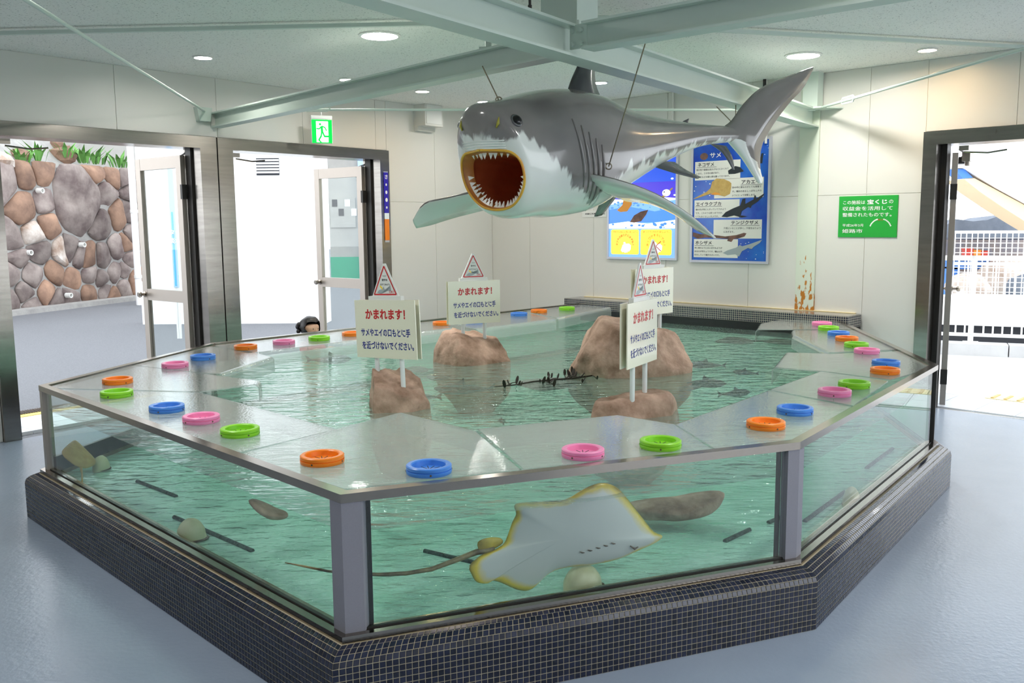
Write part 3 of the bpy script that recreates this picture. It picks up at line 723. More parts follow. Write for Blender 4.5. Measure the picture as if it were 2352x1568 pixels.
uvbox('ledge_body', W2(tL, .52, .019), W2(tR)-W2(tL), n2*(dep-.03), UP*(zl-.10-.52), 'tank_dark', ledge)
uvbox('ledge_foot', W2(tL, 0, .019), W2(tR)-W2(tL), n2*(dep-.03), UP*.52, 'tank_paint', ledge)  # painted pale below the waterline to lighten the water, as refraction would
mb = MB(); mb.obox(W2(tL+.05, zl+.001, .0), W2(tR-.05)-W2(tL+.05), n2*.026, UP*.004); mb.build('sealant_line', 'tactile', ledge)

# inside: floor and water
ins = offset(LINE, -.052); zb = .205; ZW = .563
back = [W2(tL+.1, 0, dep), W2(tR-.05, 0, dep)]
poly_in = [ins[0]]+ins[1:6]+[ins[6]]
mb = MB(); mb.prism([V3(p, .02) for p in poly_in], (0, 0, zb-.02)); mb.build('pool_floor', 'tank_paint', tank)
mb = MB()
wi = offset(LINE, -.0275)
cp_ = sum(wi)/7
wi = [p+(cp_-p)*.004 if k in (0, 6) else p for k, p in enumerate(wi)]
mb.prism([V3(p, zb+.001) for p in wi], (0, 0, ZW-zb-.001))
water = mb.build('pool_water', 'water'); tag(water, 'rippled pale green water filling the touch pool', 'water', kind='stuff')
# inner dark band along the far side
mb = strip(-.03, -.05, .20, .31, 1); mb.build('inner_band', 'tank_dark', tank)
for s in (0, 5): strip(-.0275, -.036, .206, ZW-.006, s).build('brightening_panel', 'tank_paint', tank)  # pale panels added in place of refraction, to brighten the far water
# drain strips on the pool floor
for k, (a, b) in enumerate((((400, 1187), (580, 1265)), ((315, 1105), (405, 1140)), ((975, 1265), (1090, 1292)), ((1665, 1243), (1722, 1216)), ((1765, 1200), (1792, 1189)), ((1848, 1197), (1940, 1130)), ((1990, 1075), (2050, 1030)))):
    pa, pb = atz(*a, zb+.004), atz(*b, zb+.004)
    mb = MB(); mb.tube([pa, (pa+pb)/2, pb], .010, 8); mb.build('floor_drain', 'drain_strip', tank, True, 60)

# ------------------------------------------------------------------ clear acrylic covers over the rim
def cover(pts, lips, label):
    z0 = ZR-.0135; th = .007
    P = [atz(x, y, z0+th) for x, y in pts]
    c = sum(P)/len(P)
    P = [c+(p-c)*.997 for p in P]
    t = thing('acrylic_cover', label, 'cover', V3(c, z0))
    mb = MB(); mb.prism([V3(p, z0) for p in P], (0, 0, th)); mb.build('sheet', 'acrylic', t)
    for i in lips:
        a, b = V3(P[i], z0+th), V3(P[(i+1) % len(P)], z0+th); d = unit(b-a); o = np.cross(d, UP)
        if o@(V3(c, 0)-V3(a, 0)) > 0: o = -o
        prof = [(0, 0)] + [(.03*math.sin(t_), -.03*(1-math.cos(t_))) for t_ in np.linspace(.2, math.pi/2, 6)] + [(.03, -.095)]
        mb = MB(); inner = [(x-.006 if k > 0 else x, y-.006 if k == 0 else y-.006*math.cos(min(1, k/6)*math.pi/2)) for k, (x, y) in enumerate(prof)]
        ringp = prof+inner[::-1]
        mb.loft([[a+o*x+UP*y for x, y in ringp], [b+o*x+UP*y for x, y in ringp]]); mb.build('bent_lip', 'acrylic', t, True, 35)
    return t
cover([(103, 890), (300, 838), (463, 857), (588, 873), (583, 882), (458, 899)], [3], 'clear acrylic cover with pointed tongue at the corner facing the stone wall')
cover([(112, 894), (458, 901), (772, 986), (543, 1040)], [1], 'clear acrylic cover bearing the blue, pink and green rings over the long side pane')
cover([(548, 1043), (700, 1004), (920, 947), (1092, 990), (1196, 1078), (790, 1122)], [1, 2], 'clear acrylic cover with the orange and blue rings beside the grey corner post')
cover([(1203, 1077), (1098, 985), (1418, 953), (1548, 974), (1636, 1031)], [1, 2], 'clear acrylic cover with the pink and green rings above the stingray')
cover([(1642, 1030), (1553, 975), (1768, 897), (1955, 934), (1826, 1008)], [1], 'clear acrylic cover with the orange and blue rings by the tank corner facing the railing')
cover([(1960, 931), (1770, 895), (1886, 853), (2040, 874)], [1], 'clear acrylic cover with a pink and a green ring on the side facing the railing')
cover([(2045, 871), (1890, 852), (1785, 843), (1812, 809), (1906, 812), (2066, 806), (2140, 845)], [2], 'clear acrylic cover with a squared tongue at the corner facing the railing')
cover([(2062, 802), (1908, 809), (1828, 770), (1826, 758), (1972, 758)], [1, 2], 'clear acrylic cover with cut corner holding the row of four rings near the ledge')
cover([(1970, 756), (1744, 756), (1752, 742), (1797, 733), (1922, 737)], [1], 'clear acrylic cover with rounded tongue touching the tiled ledge by the rusty column')
cover([(305, 838), (480, 795), (562, 803), (620, 819), (503, 857), (463, 856)], [2, 3], 'clear acrylic cover with the pink and blue rings at the corner facing the doors')
cover([(492, 793), (996, 737), (1038, 752), (568, 811)], [2], 'long clear acrylic cover along the doorway wall where the child stands')
cover([(1005, 736), (1196, 714), (1272, 732), (1092, 754)], [2], 'clear acrylic cover behind the second warning sign')
cover([(1204, 713), (1326, 699), (1398, 705), (1277, 729)], [2], 'clear acrylic cover with one green ring touching the far end of the ledge')

# ------------------------------------------------------------------ coloured rings
ring_prof = [(.050, .000), (.074, .000), (.076, .004), (.076, .013), (.072, .014), (.072, .016), (.0755, .017), (.0755, .026), (.072, .029), (.060, .029), (.056, .026), (.054, .010)]
rb_ = MB(); rb_.lathe(ring_prof, (0, 0, 0), 40, closed=True); ring_me = {}
pl_ = MB(); pl_.lathe([(.001, .006), (.055, .006), (.055, .010), (.001, .010)], (0, 0, 0), 32); plate_me = {}
sl_ = MB()
for k in range(12):
    a = 2*math.pi*k/12; d = np.array([math.cos(a), math.sin(a), 0]); s = np.array([-d[1], d[0], 0])
    sl_.obox(d*.008-s*.0012+UP*.0095, d*.036, s*.0024, UP*.0012)
slit_me = sl_.mesh('slits'); slit_me.materials.append(MATS['dark_recess'])
sc_ = MB()
for k in range(4):
    a = 2*math.pi*k/4+.5; d = np.array([math.cos(a), math.sin(a), 0]); sc_.lathe([(.0035, 0), (.0035, .0015)], d*.0755+UP*.009, 8, ax=d)
screw_me = sc_.mesh('screws'); screw_me.materials.append(MATS['shell_dark'])
for c in ('orange', 'green', 'blue', 'pink'):
    ring_me[c] = rb_.mesh('ring_'+c, True, 35); ring_me[c].materials.append(MATS['ring_'+c])
    plate_me[c] = pl_.mesh('plate_'+c); plate_me[c].materials.append(MATS['ring_'+c])
RINGS = [(270, 872, 'orange', 'orange ring on the pointed cover facing the stone wall'), (268, 901, 'green', 'green ring next to the orange ring on the pointed cover facing the stone wall'),
 (383, 934, 'blue', 'blue ring beside the pink one over the long side pane'), (462, 958, 'pink', 'pink ring between blue and green over the long side pane'), (551, 987, 'green', 'green ring over the long side pane, close to the grey corner post'),
 (402, 836, 'pink', 'pink ring on the cover at the corner facing the open doors'), (466, 818, 'blue', 'blue ring on the cover at the corner facing the open doors'),
 (564, 795, 'orange', 'orange ring next to the steel mullion on the doorway side'), (652, 784, 'pink', 'pink ring on the doorway side near the child'), (733, 775, 'green', 'green ring right in front of the child'), (809, 765, 'orange', 'orange ring partly behind the warning sign with the nearest rock'),
 (1015, 741, 'orange', 'orange ring beside the second warning sign on the doorway side'), (1090, 733, 'blue', 'blue ring hidden behind the second warning sign'), (1192, 720, 'blue', 'blue ring below the panelled wall on the far side'), (1238, 713, 'orange', 'orange ring between the blue and green rings on the far side'), (1302, 707, 'green', 'green ring at the far end of the tiled ledge'),
 (740, 1049, 'orange', 'orange ring nearest the grey post on the stingray side'), (985, 1072, 'blue', 'blue ring on the stingray side, largest of the blue rings'), (1339, 1035, 'pink', 'pink ring above the stingray'), (1517, 1015, 'green', 'green ring above the stingray'),
 (1759, 971, 'orange', 'orange ring by the corner post facing the railing'), (1826, 939, 'blue', 'blue ring by the corner post facing the railing'), (1917, 898, 'pink', 'pink ring beside a green one over the pane facing the railing'), (1962, 880, 'green', 'green ring beside a pink one over the pane facing the railing'),
 (2033, 849, 'orange', 'orange ring on the squared-tongue cover'), (2035, 831, 'blue', 'blue ring on the squared-tongue cover'),
 (1991, 804, 'pink', 'pink ring first of the row leading to the ledge'), (1967, 790, 'green', 'green ring between the pink and orange rings of the row leading to the ledge'), (1945, 776, 'orange', 'orange ring in the row leading to the ledge'), (1926, 764, 'blue', 'blue ring in the row leading to the ledge'), (1903, 752, 'green', 'green ring on the cover touching the ledge by the rusty column'), (1888, 742, 'pink', 'pink ring on the cover touching the ledge by the rusty column')]
for k, (x, y, c, lab) in enumerate(RINGS):
    p = atz(x, y, ZR+.012); e = thing('touch_ring', lab, 'ring', V3(p, ZR-.0064), 'coloured plastic rings on the covers'); a = random.uniform(0, 6.28)
    for nm, me in (('rim', ring_me[c]), ('plate', plate_me[c]), ('slits', slit_me), ('screws', screw_me)):
        o = bpy.data.objects.new(nm, me); col.objects.link(o); o.parent = e; o.rotation_euler = (0, 0, a)
        if nm in ('slits', 'screws'): o['kind'] = 'stuff'
# ================================================================== ROCKS AND WARNING SIGNS IN THE POOL
def rock(name, c, rx, ry, z0, z1, seed, label, rot=0.0, flat=.7, top=.80):
    r = np.random.default_rng(seed); bm = bmesh.new(); bmesh.ops.create_icosphere(bm, subdivisions=5, radius=1); f = fnoise(seed); g = fnoise(seed+50)
    planes = []
    for k in range(22):
        n_ = r.normal(size=3); n_[2] *= .7; n_ = unit(n_); planes.append((n_, r.uniform(.62, .92)))
    planes.append((unit((r.normal()*.12, r.normal()*.12, 1)), top*.8))
    for v in bm.verts:
        p = np.array(v.co)*(1+.14*f(np.array(v.co), .9))
        for n_, d in planes:
            e = p@n_-d
            if e > 0: p = p-n_*e*.93
        p = p*(1+.035*g(p, 4.0)+.018*f(p, 10))
        z = p[2]/(top*.8); zc = z0+(z1-z0)*.42; h = z1-zc
        bell = 1.0+.06*max(0, min(1, .3+z))-.45*max(0, -z-.15)
        v.co = (c[0]+p[0]*1.28*rx*bell, c[1]+p[1]*1.28*ry*bell, max(z0, zc+h*z if z > 0 else zc+(zc-z0)*z*1.15))
    me = bpy.data.meshes.new(name); bm.to_mesh(me); bm.free()
    for p in me.polygons: p.use_smooth = True
    me.materials.append(MATS['rock']); o = link(name, me); tag(o, label, 'rock'); return o
def rpos(x, y, z=ZW): return atz(x, y, z)
R1, R2, R3, R4 = rpos(910, 946), rpos(1085, 838), rpos(1477, 868), rpos(1464, 960)
R1[1] += .12; R2[1] += .2; R3[1] += .30; R4[1] += .12
def topz(c, y): return aty(1176, y, c[1])[2]
rock('pool_rock', R1, .165, .16, zb, topz(R1, 868)-.01, 3, 'reddish-brown rock carrying the nearest warning sign with the tall tilt')
rock('pool_rock', R2, .24, .2, zb, topz(R2, 772)+.0, 14, 'broad low brown rock carrying the sign nearest the doorway wall')
rock('pool_rock', R3, .33, .30, zb, topz(R3, 757)+.02, 23, 'largest hump-backed brown rock with a sign standing behind it', top=.95)
rock('pool_rock', R4, .22, .17, zb, topz(R4, 908)-.01, 37, 'flat-topped rock with a dark notch under the reflective sign')
def warning_sign(base, yaw, zb_leg, zbot, W, H, label, tri_shift=0.0, lean=0.0):
    x = np.array([math.cos(yaw), math.sin(yaw), 0]); up = unit(UP+x*lean); x = unit(x-up*(x@up)); n = np.cross(x, up)     # n faces the viewer
    if n@(CAM-base) < 0: n = -n
    c = V3(base)
    t = thing('warning_sign', label, 'sign', V3(base, zb_leg), 'bite warning signs in the pool')
    org = V3(base, zb_leg)+up*(zbot-zb_leg)/up[2]
    for s_ in (-1, 1):
        q = V3(base, 0)+x*s_*W*.21; mb = MB(); a = q+UP*zb_leg; b = q+UP*(zbot+.06)
        b = a+(b-a)[2]*up/up[2]; mb.tube([a, b], .0125, 14); mb.build('leg', 'acrylic_leg', t, True, 50)
    for nm, off in (('back_board', -.020), ('front_board', .014)):
        mb = MB(); mb.obox(org-x*W/2+n*off, x*W, up*H, n*.006); mb.build(nm, 'board_cream', t)
    mb = MB(); mb.obox(org-x*W*.27+up*(H-.01)-n*.013, x*W*.54, up*.030, n*.026); mb.build('clip_bar', 'white_plastic', t)
    tb = org+up*(H+.020)+x*tri_shift
    tw, thh = .175, .165
    mb = MB(); mb.prism([tb-x*tw/2-n*.004, tb+x*tw/2-n*.004, tb+up*thh-n*.004+x*.008, tb+up*thh-n*.004-x*.008], n*.008); tri = mb.build('triangle_plate', 'white_plastic', t)
    def T(u, v, e=.0048): return tb+x*u*tw/2+up*v*thh+n*e
    mb = MB()
    def seg(a, b, r):
        a, b = np.array(a), np.array(b); d = (b-a)*np.array([tw/2, thh]); d = unit(d); s = np.array([-d[1], d[0]])*r/np.array([tw/2, thh])
        mb.poly([T(*(a-s)), T(*(b-s)), T(*(b+s)), T(*(a+s))])
    for a, b in (((-.84, .05), (.84, .05)), ((.84, .05), (0, .92)), ((0, .92), (-.84, .05))): seg(a, b, .0035)
    mb.build('red_border', 'text_red', tri)
    mb = MB()
    put_text(mb, 'せなか', T(-.13, .60), x, up, width=.024); put_text(mb, '背中を', T(-.21, .46), x, up, width=.037, bold=.02); put_text(mb, 'なでてみよう。', T(-.34, .33), x, up, width=.066, bold=.02)
    mb.build('lettering', 'text_black', tri)
    mb = MB(); put_text(mb, 'OK!', T(.30, .09), x, up, width=.030, bold=.01); mb.build('ok_lettering', 'text_red', tri)
    mb = MB(); mb.poly([T(u, v) for u, v in ((-.62, .10), (-.35, .07), (.0, .12), (.25, .20), (.42, .33), (.36, .20), (.44, .14), (.2, .17), (-.05, .22), (-.08, .30), (-.2, .22), (-.45, .19))]); mb.build('shark_drawing', 'print_grey', tri)
    mb = MB(); mb.poly([T(u, v, .0052) for u, v in ((-.40, .30), (-.28, .24), (-.16, .18), (-.2, .27), (-.34, .33))]); mb.build('hand_drawing', 'poster_yellow', tri)
    f0 = org+n*.0208
    mb = MB(); put_text(mb, 'かまれます！', f0-x*W*.32+up*H*.67, x, up, width=W*.66, height=H*.175, bold=.034); mb.build('red_lettering', 'text_red', t)
    mb = MB(); put_text(mb, 'サメやエイの口もとに手', f0-x*W*.41+up*H*.375, x, up, width=W*.82, height=H*.14, bold=.026); mb.build('blue_lettering', 'text_blue', t); mb = MB(); put_text(mb, 'を近づけないでください。', f0-x*W*.40+up*H*.15, x, up, width=W*.86, height=H*.14, bold=.026); mb.build('blue_lettering', 'text_blue', t)
    return t
def sign_at(R, xl, xr, yb, ybot, dY, yaw, H, W, lab, **k):
    """legs between pixels xl and xr at the rock's depth"""
    p = aty((xl+xr)/2, yb, R[1]+dY); zt = aty((xl+xr)/2, ybot, R[1]+dY)[2]
    warning_sign(p, yaw, p[2]-.03, zt, W, H, lab, **k)
sign_at(R1, 866, 930, 888, 822, -.02, math.radians(-33), .298, .40, 'warning sign on the rock nearest the stingray side, seen in front of the door', tri_shift=0.0, lean=-.035)
sign_at(R2, 1064, 1114, 792, 742, -.02, math.radians(26), .292, .385, 'warning sign on the broad rock, in front of the panelled wall')
sign_at(R3, 1478, 1516, 770, 722, .12, math.radians(44), .30, .40, 'warning sign behind the largest rock, half covered by another sign')
sign_at(R4, 1449, 1484, 912, 836, -.02, math.radians(60), .312, .385, 'reflective warning sign turned edgewards on the notched rock')

# ================================================================== ANIMALS IN THE POOL
# big stingray pressed against the front pane, belly outwards
ptB, ptC = offset(LINE, -.080)[3], offset(LINE, -.080)[4]
rx_ = V3(unit(ptC-ptB)); rn = np.array([rx_[1], -rx_[0], 0])
def on_ray(x, y): 
    p = onpl(x, y, V3(ptB), rn); return (p-V3(ptB))@rx_, p[2]
outline = [(1193, 1172), (1205, 1163), (1250, 1158), (1300, 1150), (1340, 1124), (1365, 1112), (1388, 1109), (1410, 1115), (1428, 1128), (1450, 1155), (1478, 1190), (1505, 1222), (1526, 1233), (1510, 1246), (1470, 1262), (1420, 1285), (1370, 1300), (1320, 1310), (1285, 1322), (1262, 1340), (1248, 1356), (1228, 1371), (1200, 1368), (1165, 1352), (1140, 1346), (1127, 1352), (1104, 1347), (1092, 1328), (1088, 1312), (1112, 1290), (1150, 1275), (1172, 1260), (1182, 1236), (1190, 1210), (1198, 1190)]
o2 = [on_ray(*q) for q in outline]
def dense(pts, n=3):
    out = []; m = len(pts)
    for i in range(m):
        p0, p1, p2, p3 = (np.array(pts[(i+k) % m]) for k in (-1, 0, 1, 2))
        for j in range(n):
            t = j/n; out.append(.5*((2*p1)+(-p0+p2)*t+(2*p0-5*p1+4*p2-p3)*t*t+(-p0+3*p1-3*p2+p3)*t**3))
    return out
o2 = dense(o2); cen = on_ray(1300, 1235)
def ray3(u, v, h):
    wave = .030*math.sin((u-cen[0])*7+(v-cen[1])*4)
    return V3(ptB)+rx_*u+UP*v+rn*(h*.9+wave-.0)-rn*(.03)
def ray_skin():
    m, nt, out = new_mat('ray_belly')
    b = N(nt, 'ShaderNodeBsdfPrincipled'); b.inputs['Roughness'].default_value = .3; L(nt, b.outputs[0], out.inputs[0])
    at = N(nt, 'ShaderNodeAttribute', attribute_name='edge'); tc = N(nt, 'ShaderNodeTexCoord')
    n = N(nt, 'ShaderNodeTexNoise', in_Scale=16.0, in_Detail=4.0); L(nt, tc.outputs['Object'], n.inputs['Vector'])
    ad = N(nt, 'ShaderNodeMath', operation='MULTIPLY_ADD'); ad.inputs[1].default_value = .22; L(nt, n.outputs['Fac'], ad.inputs[0]); L(nt, at.outputs['Fac'], ad.inputs[2])
    cr = N(nt, 'ShaderNodeValToRGB'); e = cr.color_ramp.elements
    e[0].position = .92; e[0].color = (*lin((228, 228, 222)), 1); e[1].position = 1.12; e[1].color = (*lin((92, 82, 40)), 1)
    k = e.new(1.0); k.color = (*lin((232, 206, 70)), 1)
    L(nt, ad.outputs[0], cr.inputs[0]); L(nt, cr.outputs[0], b.inputs['Base Color'])
    return m
m_, nt_, out_ = new_mat('ray_belly')
b_ = N(nt_, 'ShaderNodeBsdfPrincipled'); b_.inputs['Roughness'].default_value = .3; L(nt_, b_.outputs[0], out_.inputs[0])
at_ = N(nt_, 'ShaderNodeAttribute', attribute_name='edge'); tc_ = N(nt_, 'ShaderNodeTexCoord')
n_ = N(nt_, 'ShaderNodeTexNoise', in_Scale=12.0, in_Detail=4.0); L(nt_, tc_.outputs['Object'], n_.inputs['Vector'])
ad_ = N(nt_, 'ShaderNodeMath', operation='MULTIPLY_ADD'); ad_.inputs[1].default_value = .20; L(nt_, n_.outputs['Fac'], ad_.inputs[0]); L(nt_, at_.outputs['Fac'], ad_.inputs[2])
sb_ = N(nt_, 'ShaderNodeMath', operation='MULTIPLY'); sb_.inputs[1].default_value = .8; L(nt_, ad_.outputs[0], sb_.inputs[0])
cr_ = N(nt_, 'ShaderNodeValToRGB'); e_ = cr_.color_ramp.elements
e_[0].position = .76; e_[0].color = (*lin((206, 208, 204)), 1); e_[1].position = .92; e_[1].color = (*lin((96, 84, 40)), 1); k_ = e_.new(.835); k_.color = (*lin((226, 200, 74)), 1)
L(nt_, sb_.outputs[0], cr_.inputs[0]); L(nt_, cr_.outputs[0], b_.inputs['Base Color'])
sting = thing('stingray', 'large pale-bellied stingray with yellow edges pressed against the front pane', 'stingray', ray3(*cen, 0))
LV = (1, .985, .965, .93, .88, .80, .68, .52, .34, .15)
mb = MB(); mb.pillow(o2, ray3, .034, .02, levels=LV, center=cen)
disc = mb.build('body_disc', 'ray_belly', sting, True)
at = disc.data.attributes.new('edge', 'FLOAT', 'POINT'); nO = len(o2); vals = []
for side in (1, -1):
    for li, l in enumerate(LV):
        if side == -1 and li == 0: continue
        vals += [(l-.05*math.exp(-((j/nO-.44)/.10)**2) if side > 0 else 1.2) for j in range(nO)]
vals += [0.0, 1.2]; at.data.foreach_set('value', vals)
def pv(x, y, h): u, v = on_ray(x, y); return ray3(u, v, h)
tail_px = [(1150, 1277), (1110, 1283), (1060, 1300), (1000, 1318), (940, 1326), (880, 1329), (820, 1330), (760, 1328), (710, 1322), (664, 1317)]
mb = MB(); mb.tube([pv(x, y, .012)-rn*(.02+.006*i) for i, (x, y) in enumerate(tail_px)], [.012, .0105, .009, .008, .007, .006, .005, .0042, .0034, .0015], 10); mb.build('tail', 'ray_tail', sting, True)
for q in ([(1090, 1312), (1120, 1290), (1150, 1276), (1160, 1290), (1135, 1312), (1108, 1322)], [(1112, 1260), (1135, 1250), (1165, 1250), (1172, 1262), (1150, 1276), (1118, 1280)]):
    oo = dense([on_ray(*p) for p in q]); mb = MB(); mb.pillow(oo, lambda u, v, h: ray3(u, v, h-.012), .007, .006); ob = mb.build('pelvic_fin', 'ray_belly', sting, True)
    at = ob.data.attributes.new('edge', 'FLOAT', 'POINT'); at.data.foreach_set('value', [.99]*len(ob.data.vertices))
ob = [o for o in sting.children if o.name.startswith('tail')][0]; at = ob.data.attributes.new('edge', 'FLOAT', 'POINT'); at.data.foreach_set('value', [.87]*len(ob.data.vertices))
for k, (x, y) in enumerate(((1336, 1268), (1352, 1262), (1369, 1255), (1385, 1249), (1401, 1243))):
    mb = MB(); p = pv(x, y, .033); mb.tube([p-rx_*.009+UP*.004, p+rx_*.0, p+rx_*.009-UP*.001], [.001, .0028, .001], 6); mb.build('gill_slit', 'shell_dark', sting)
mb = MB(); mb.tube([pv(1440, 1248, .029), pv(1450, 1255, .029), pv(1458, 1250, .028)], [.002, .004, .002], 8); mb.build('mouth', 'shell_dark', sting)
# other rays on the pool floor (disc outline + whip tail)
def small_ray(x, y, size, head, z, label, mat='ray_brown', tilt=0.0, roll=0.0):
    c = atz(x, y, z); f = unit((math.cos(head), math.sin(head), tilt)); l = unit(np.cross(UP, f)); upv = unit(np.cross(f, l)+l*roll)
    l = unit(np.cross(upv, f))
    t = thing('stingray', label, 'stingray', c)
    pts = dense([(.50, 0), (.40, .14), (.22, .32), (.0, .50), (-.16, .48), (-.30, .30), (-.38, .12), (-.38, -.12), (-.30, -.30), (-.16, -.48), (.0, -.50), (.22, -.32), (.40, -.14)])
    mb = MB(); mb.pillow([p*size for p in pts], lambda u, v, h: c+f*u+l*v+upv*(h+.05*abs(v)**1.5), .055*size+.01, .01); mb.build('body_disc', mat, t, True)
    mb = MB(); mb.tube([c-f*size*.36, c-f*size*.6+l*.02*size, c-f*size*.9+l*.08*size, c-f*size*1.2+l*.05*size], [.02*size+.003, .012*size+.002, .004, .0015], 8); mb.build('tail', mat, t, True)
    for s_ in (-1, 1):
        mb = MB(); mb.lathe([(.001, 0), (.014*size+.002, .002), (.012*size, .012*size), (.001, .016*size)], c+f*.18*size+l*s_*.09*size+upv*(.05*size+.004), 10, ax=upv); mb.build('eye', 'eye_black', t, True)
    return t
small_ray(180, 1046, .20, math.radians(125), .325, 'small yellowish ray swimming up in the corner facing the stone wall', 'print_tan', .9, -.7)
small_ray(1255, 884, .42, math.radians(160), .47, 'dark brown ray below the floating weed twig')
small_ray(955, 850, .24, math.radians(200), .46, 'small brown ray beside the broad rock')
small_ray(1010, 868, .20, math.radians(250), .47, 'small dark ray between the rock signs')
small_ray(1395, 757, .40, math.radians(20), .48, 'brown ray in the far water below the ledge')
small_ray(1690, 784, .38, math.radians(190), .48, 'brown ray near the rounded acrylic tongue')
small_ray(1800, 786, .34, math.radians(170), .48, 'brown ray under the rounded acrylic tongue')
small_ray(1560, 890, .30, math.radians(10), .45, 'flat brown ray hugging the side of the largest rock')
def small_fish(x, y, ln, head, z, label, mat='fish_dark', cat='fish'):
    c = atz(x, y, z); f = np.array([math.cos(head), math.sin(head), 0]); l = np.cross(UP, f); t = thing('fish', label, cat, c)
    S = [(-.5, .02, .012), (-.35, .05, .03), (-.1, .10, .065), (.15, .13, .085), (.35, .10, .075), (.5, .015, .015)]
    mb = MB(); rings = []
    for s, hgt, w in S:
        rings.append([c+f*s*ln+l*w*ln*math.cos(a)+UP*hgt*ln*.9*math.sin(a) for a in np.linspace(0, 2*math.pi, 13)[:-1]])
    mb.loft(rings); mb.build('body', mat, t, True)
    mb = MB(); mb.prism([c-f*.48*ln+UP*.02*ln-l*.004, c-f*.62*ln+UP*.12*ln-l*.004, c-f*.57*ln-l*.004, c-f*.60*ln-UP*.08*ln-l*.004, c-f*.48*ln-UP*.02*ln-l*.004], l*.008); mb.build('tail_fin', mat, t)
    mb = MB(); mb.prism([c+f*.12*ln+UP*.09*ln-l*.003, c-f*.04*ln+UP*.20*ln-l*.003, c-f*.08*ln+UP*.08*ln-l*.003], l*.006); mb.build('back_fin', mat, t)
    for s_ in (-1, 1):
        mb = MB(); mb.prism([c+f*.2*ln+l*s_*.07*ln, c+f*.02*ln+l*s_*.2*ln-UP*.03*ln, c+f*.08*ln+l*s_*.06*ln], UP*.005); mb.build('side_fin', mat, t)
for (x, y, ln, hd, z, lab) in ((1152, 967, .10, 100, .53, 'small dark fish near the front cover seam'), (1060, 893, .34, 175, .50, 'slender dark fish under the middle of the pool'), (950, 912, .28, 182, .50, 'slender dark fish beside the nearest rock'), (1555, 845, .22, 5, .51, 'slender fish right of the largest rock'), (1620, 880, .26, -8, .50, 'thin fish trailing right of the largest rock'),
                             (1690, 903, .20, 20, .51, 'thin dark fish close to the side facing the railing'), (1710, 855, .16, 150, .51, 'short fish between the rock and the squared-tongue cover'), (1620, 838, .24, 165, .50, 'thin curved fish in the open water'), (760, 825, .30, 8, .52, 'long dark fish behind the nearest sign'), (1450, 985, .14, 185, .52, 'small fish below the notched rock'), (560, 1155, .0, 0, 0, '')):
    if ln: small_fish(x, y, ln, math.radians(hd), z, lab)
# dark slab-like rock and fish seen through the panes
sl = atz(1570, 1190, zb+.06)
def slab(pts_px, Y, th, label, mat='rock'):
    P = [aty(x, y, Y) for x, y in pts_px]; c = sum(P)/len(P); pts = dense([(p[0]-c[0], p[2]-c[2]) for p in P], 4)
    mb = MB(); f = fnoise(91); mb.pillow(pts, lambda u, v, h: np.array([c[0]+u, c[1]-h*1.0+.01*f((u*9, v*9, h*9)), c[2]+v+.004*f((u*20, v*20, 1))]), th, th); o = mb.build('sunken_rock', mat, None, True); tag(o, label, 'rock'); return o
slab([(1440, 1160), (1500, 1150), (1580, 1138), (1658, 1130), (1660, 1150), (1640, 1172), (1590, 1186), (1530, 1190), (1470, 1186), (1445, 1176)], 3.75, .10, 'sunken mossy rock behind the stingray')
slab([(572, 1148), (600, 1152), (640, 1172), (660, 1180), (655, 1190), (625, 1188), (592, 1170)], 3.45, .05, 'dark sunken rock below the waterline of the long side pane')
# sea snail shells
def shell(x, y, r, label, head=0.0, tall=1.0):
    c = atz(x, y, zb+.002); t = thing('sea_snail', label, 'shell', c)
    mb = MB(); f = np.array([math.cos(head), math.sin(head), 0]); l = np.cross(UP, f); rings = []
    for s in np.linspace(-1, 1, 13):
        w = math.sqrt(max(0, 1-s*s)); rings.append([c+f*s*r*1.15+l*w*r*.8*math.cos(a)+UP*(w*r*tall*(math.sin(a) if math.sin(a) > 0 else .25*math.sin(a))+r*.25*w) for a in np.linspace(0, 2*math.pi, 17)[:-1]])
    mb.loft(rings); mb.build('shell', 'shell', t, True)
    mb = MB(); mb.pillow([(1.2*r*math.cos(a), .9*r*math.sin(a)) for a in np.linspace(0, 2*math.pi, 15)[:-1]], lambda u, v, h: c+f*(u+.12*r)+l*v+UP*(h+.006), .008, .004); mb.build('foot', 'shell_dark', t, True)
shell(440, 1240, .055, 'cream snail shell near the middle of the long side pane', .3, 1.5); shell(233, 1080, .045, 'cream snail shell by the small corner ray', 1.2, 1.6)
shell(1338, 1352, .066, 'round cream snail shell below the stingray', .4, 1.15); shell(1955, 1160, .048, 'cream snail shell behind the pane facing the railing', 1.0, 1.6)
# floating twig of weed
t = thing('weed_twig', 'dark branching weed twig floating in the pool left of the largest rock', 'seaweed', atz(1250, 880, ZW+.004))
stem = [atz(x, y, ZW+.006) for x, y in ((1135, 888), (1180, 884), (1225, 876), (1270, 872), (1320, 868), (1362, 862))]
mb = MB(); mb.tube(stem, [.002, .004, .005, .006, .006, .004], 6); mb.build('stem', 'weed', t, True)
tw_r = np.random.default_rng(5)
for k in range(26):
    u_ = tw_r.uniform(.12, 1.0); x0_ = 1135+227*u_; y0_ = 888-26*u_; x1_ = x0_+tw_r.uniform(-26, 26); y1_ = y0_+tw_r.uniform(-20, 16)*(.4+.6*u_)
    pa, pb = atz(x0_, y0_, ZW+.006), atz(x1_, y1_, ZW+.010); mb = MB(); mb.tube([pa, (pa+pb)/2+UP*.004, pb], [.003, .003, .0015], 5); ld = unit(pb-pa); lu = tw_r.uniform(.012, .03)
    mb.pillow([(lu*math.cos(q), .4*lu*math.sin(q)) for q in np.linspace(0, 6.28, 9)[:-1]], lambda u, v, h: pb+(ld*.4+UP*.9)*u+np.cross(UP, ld)*v+ld*h+UP*.012, .003); mb.build('sprig', 'weed', t, True)
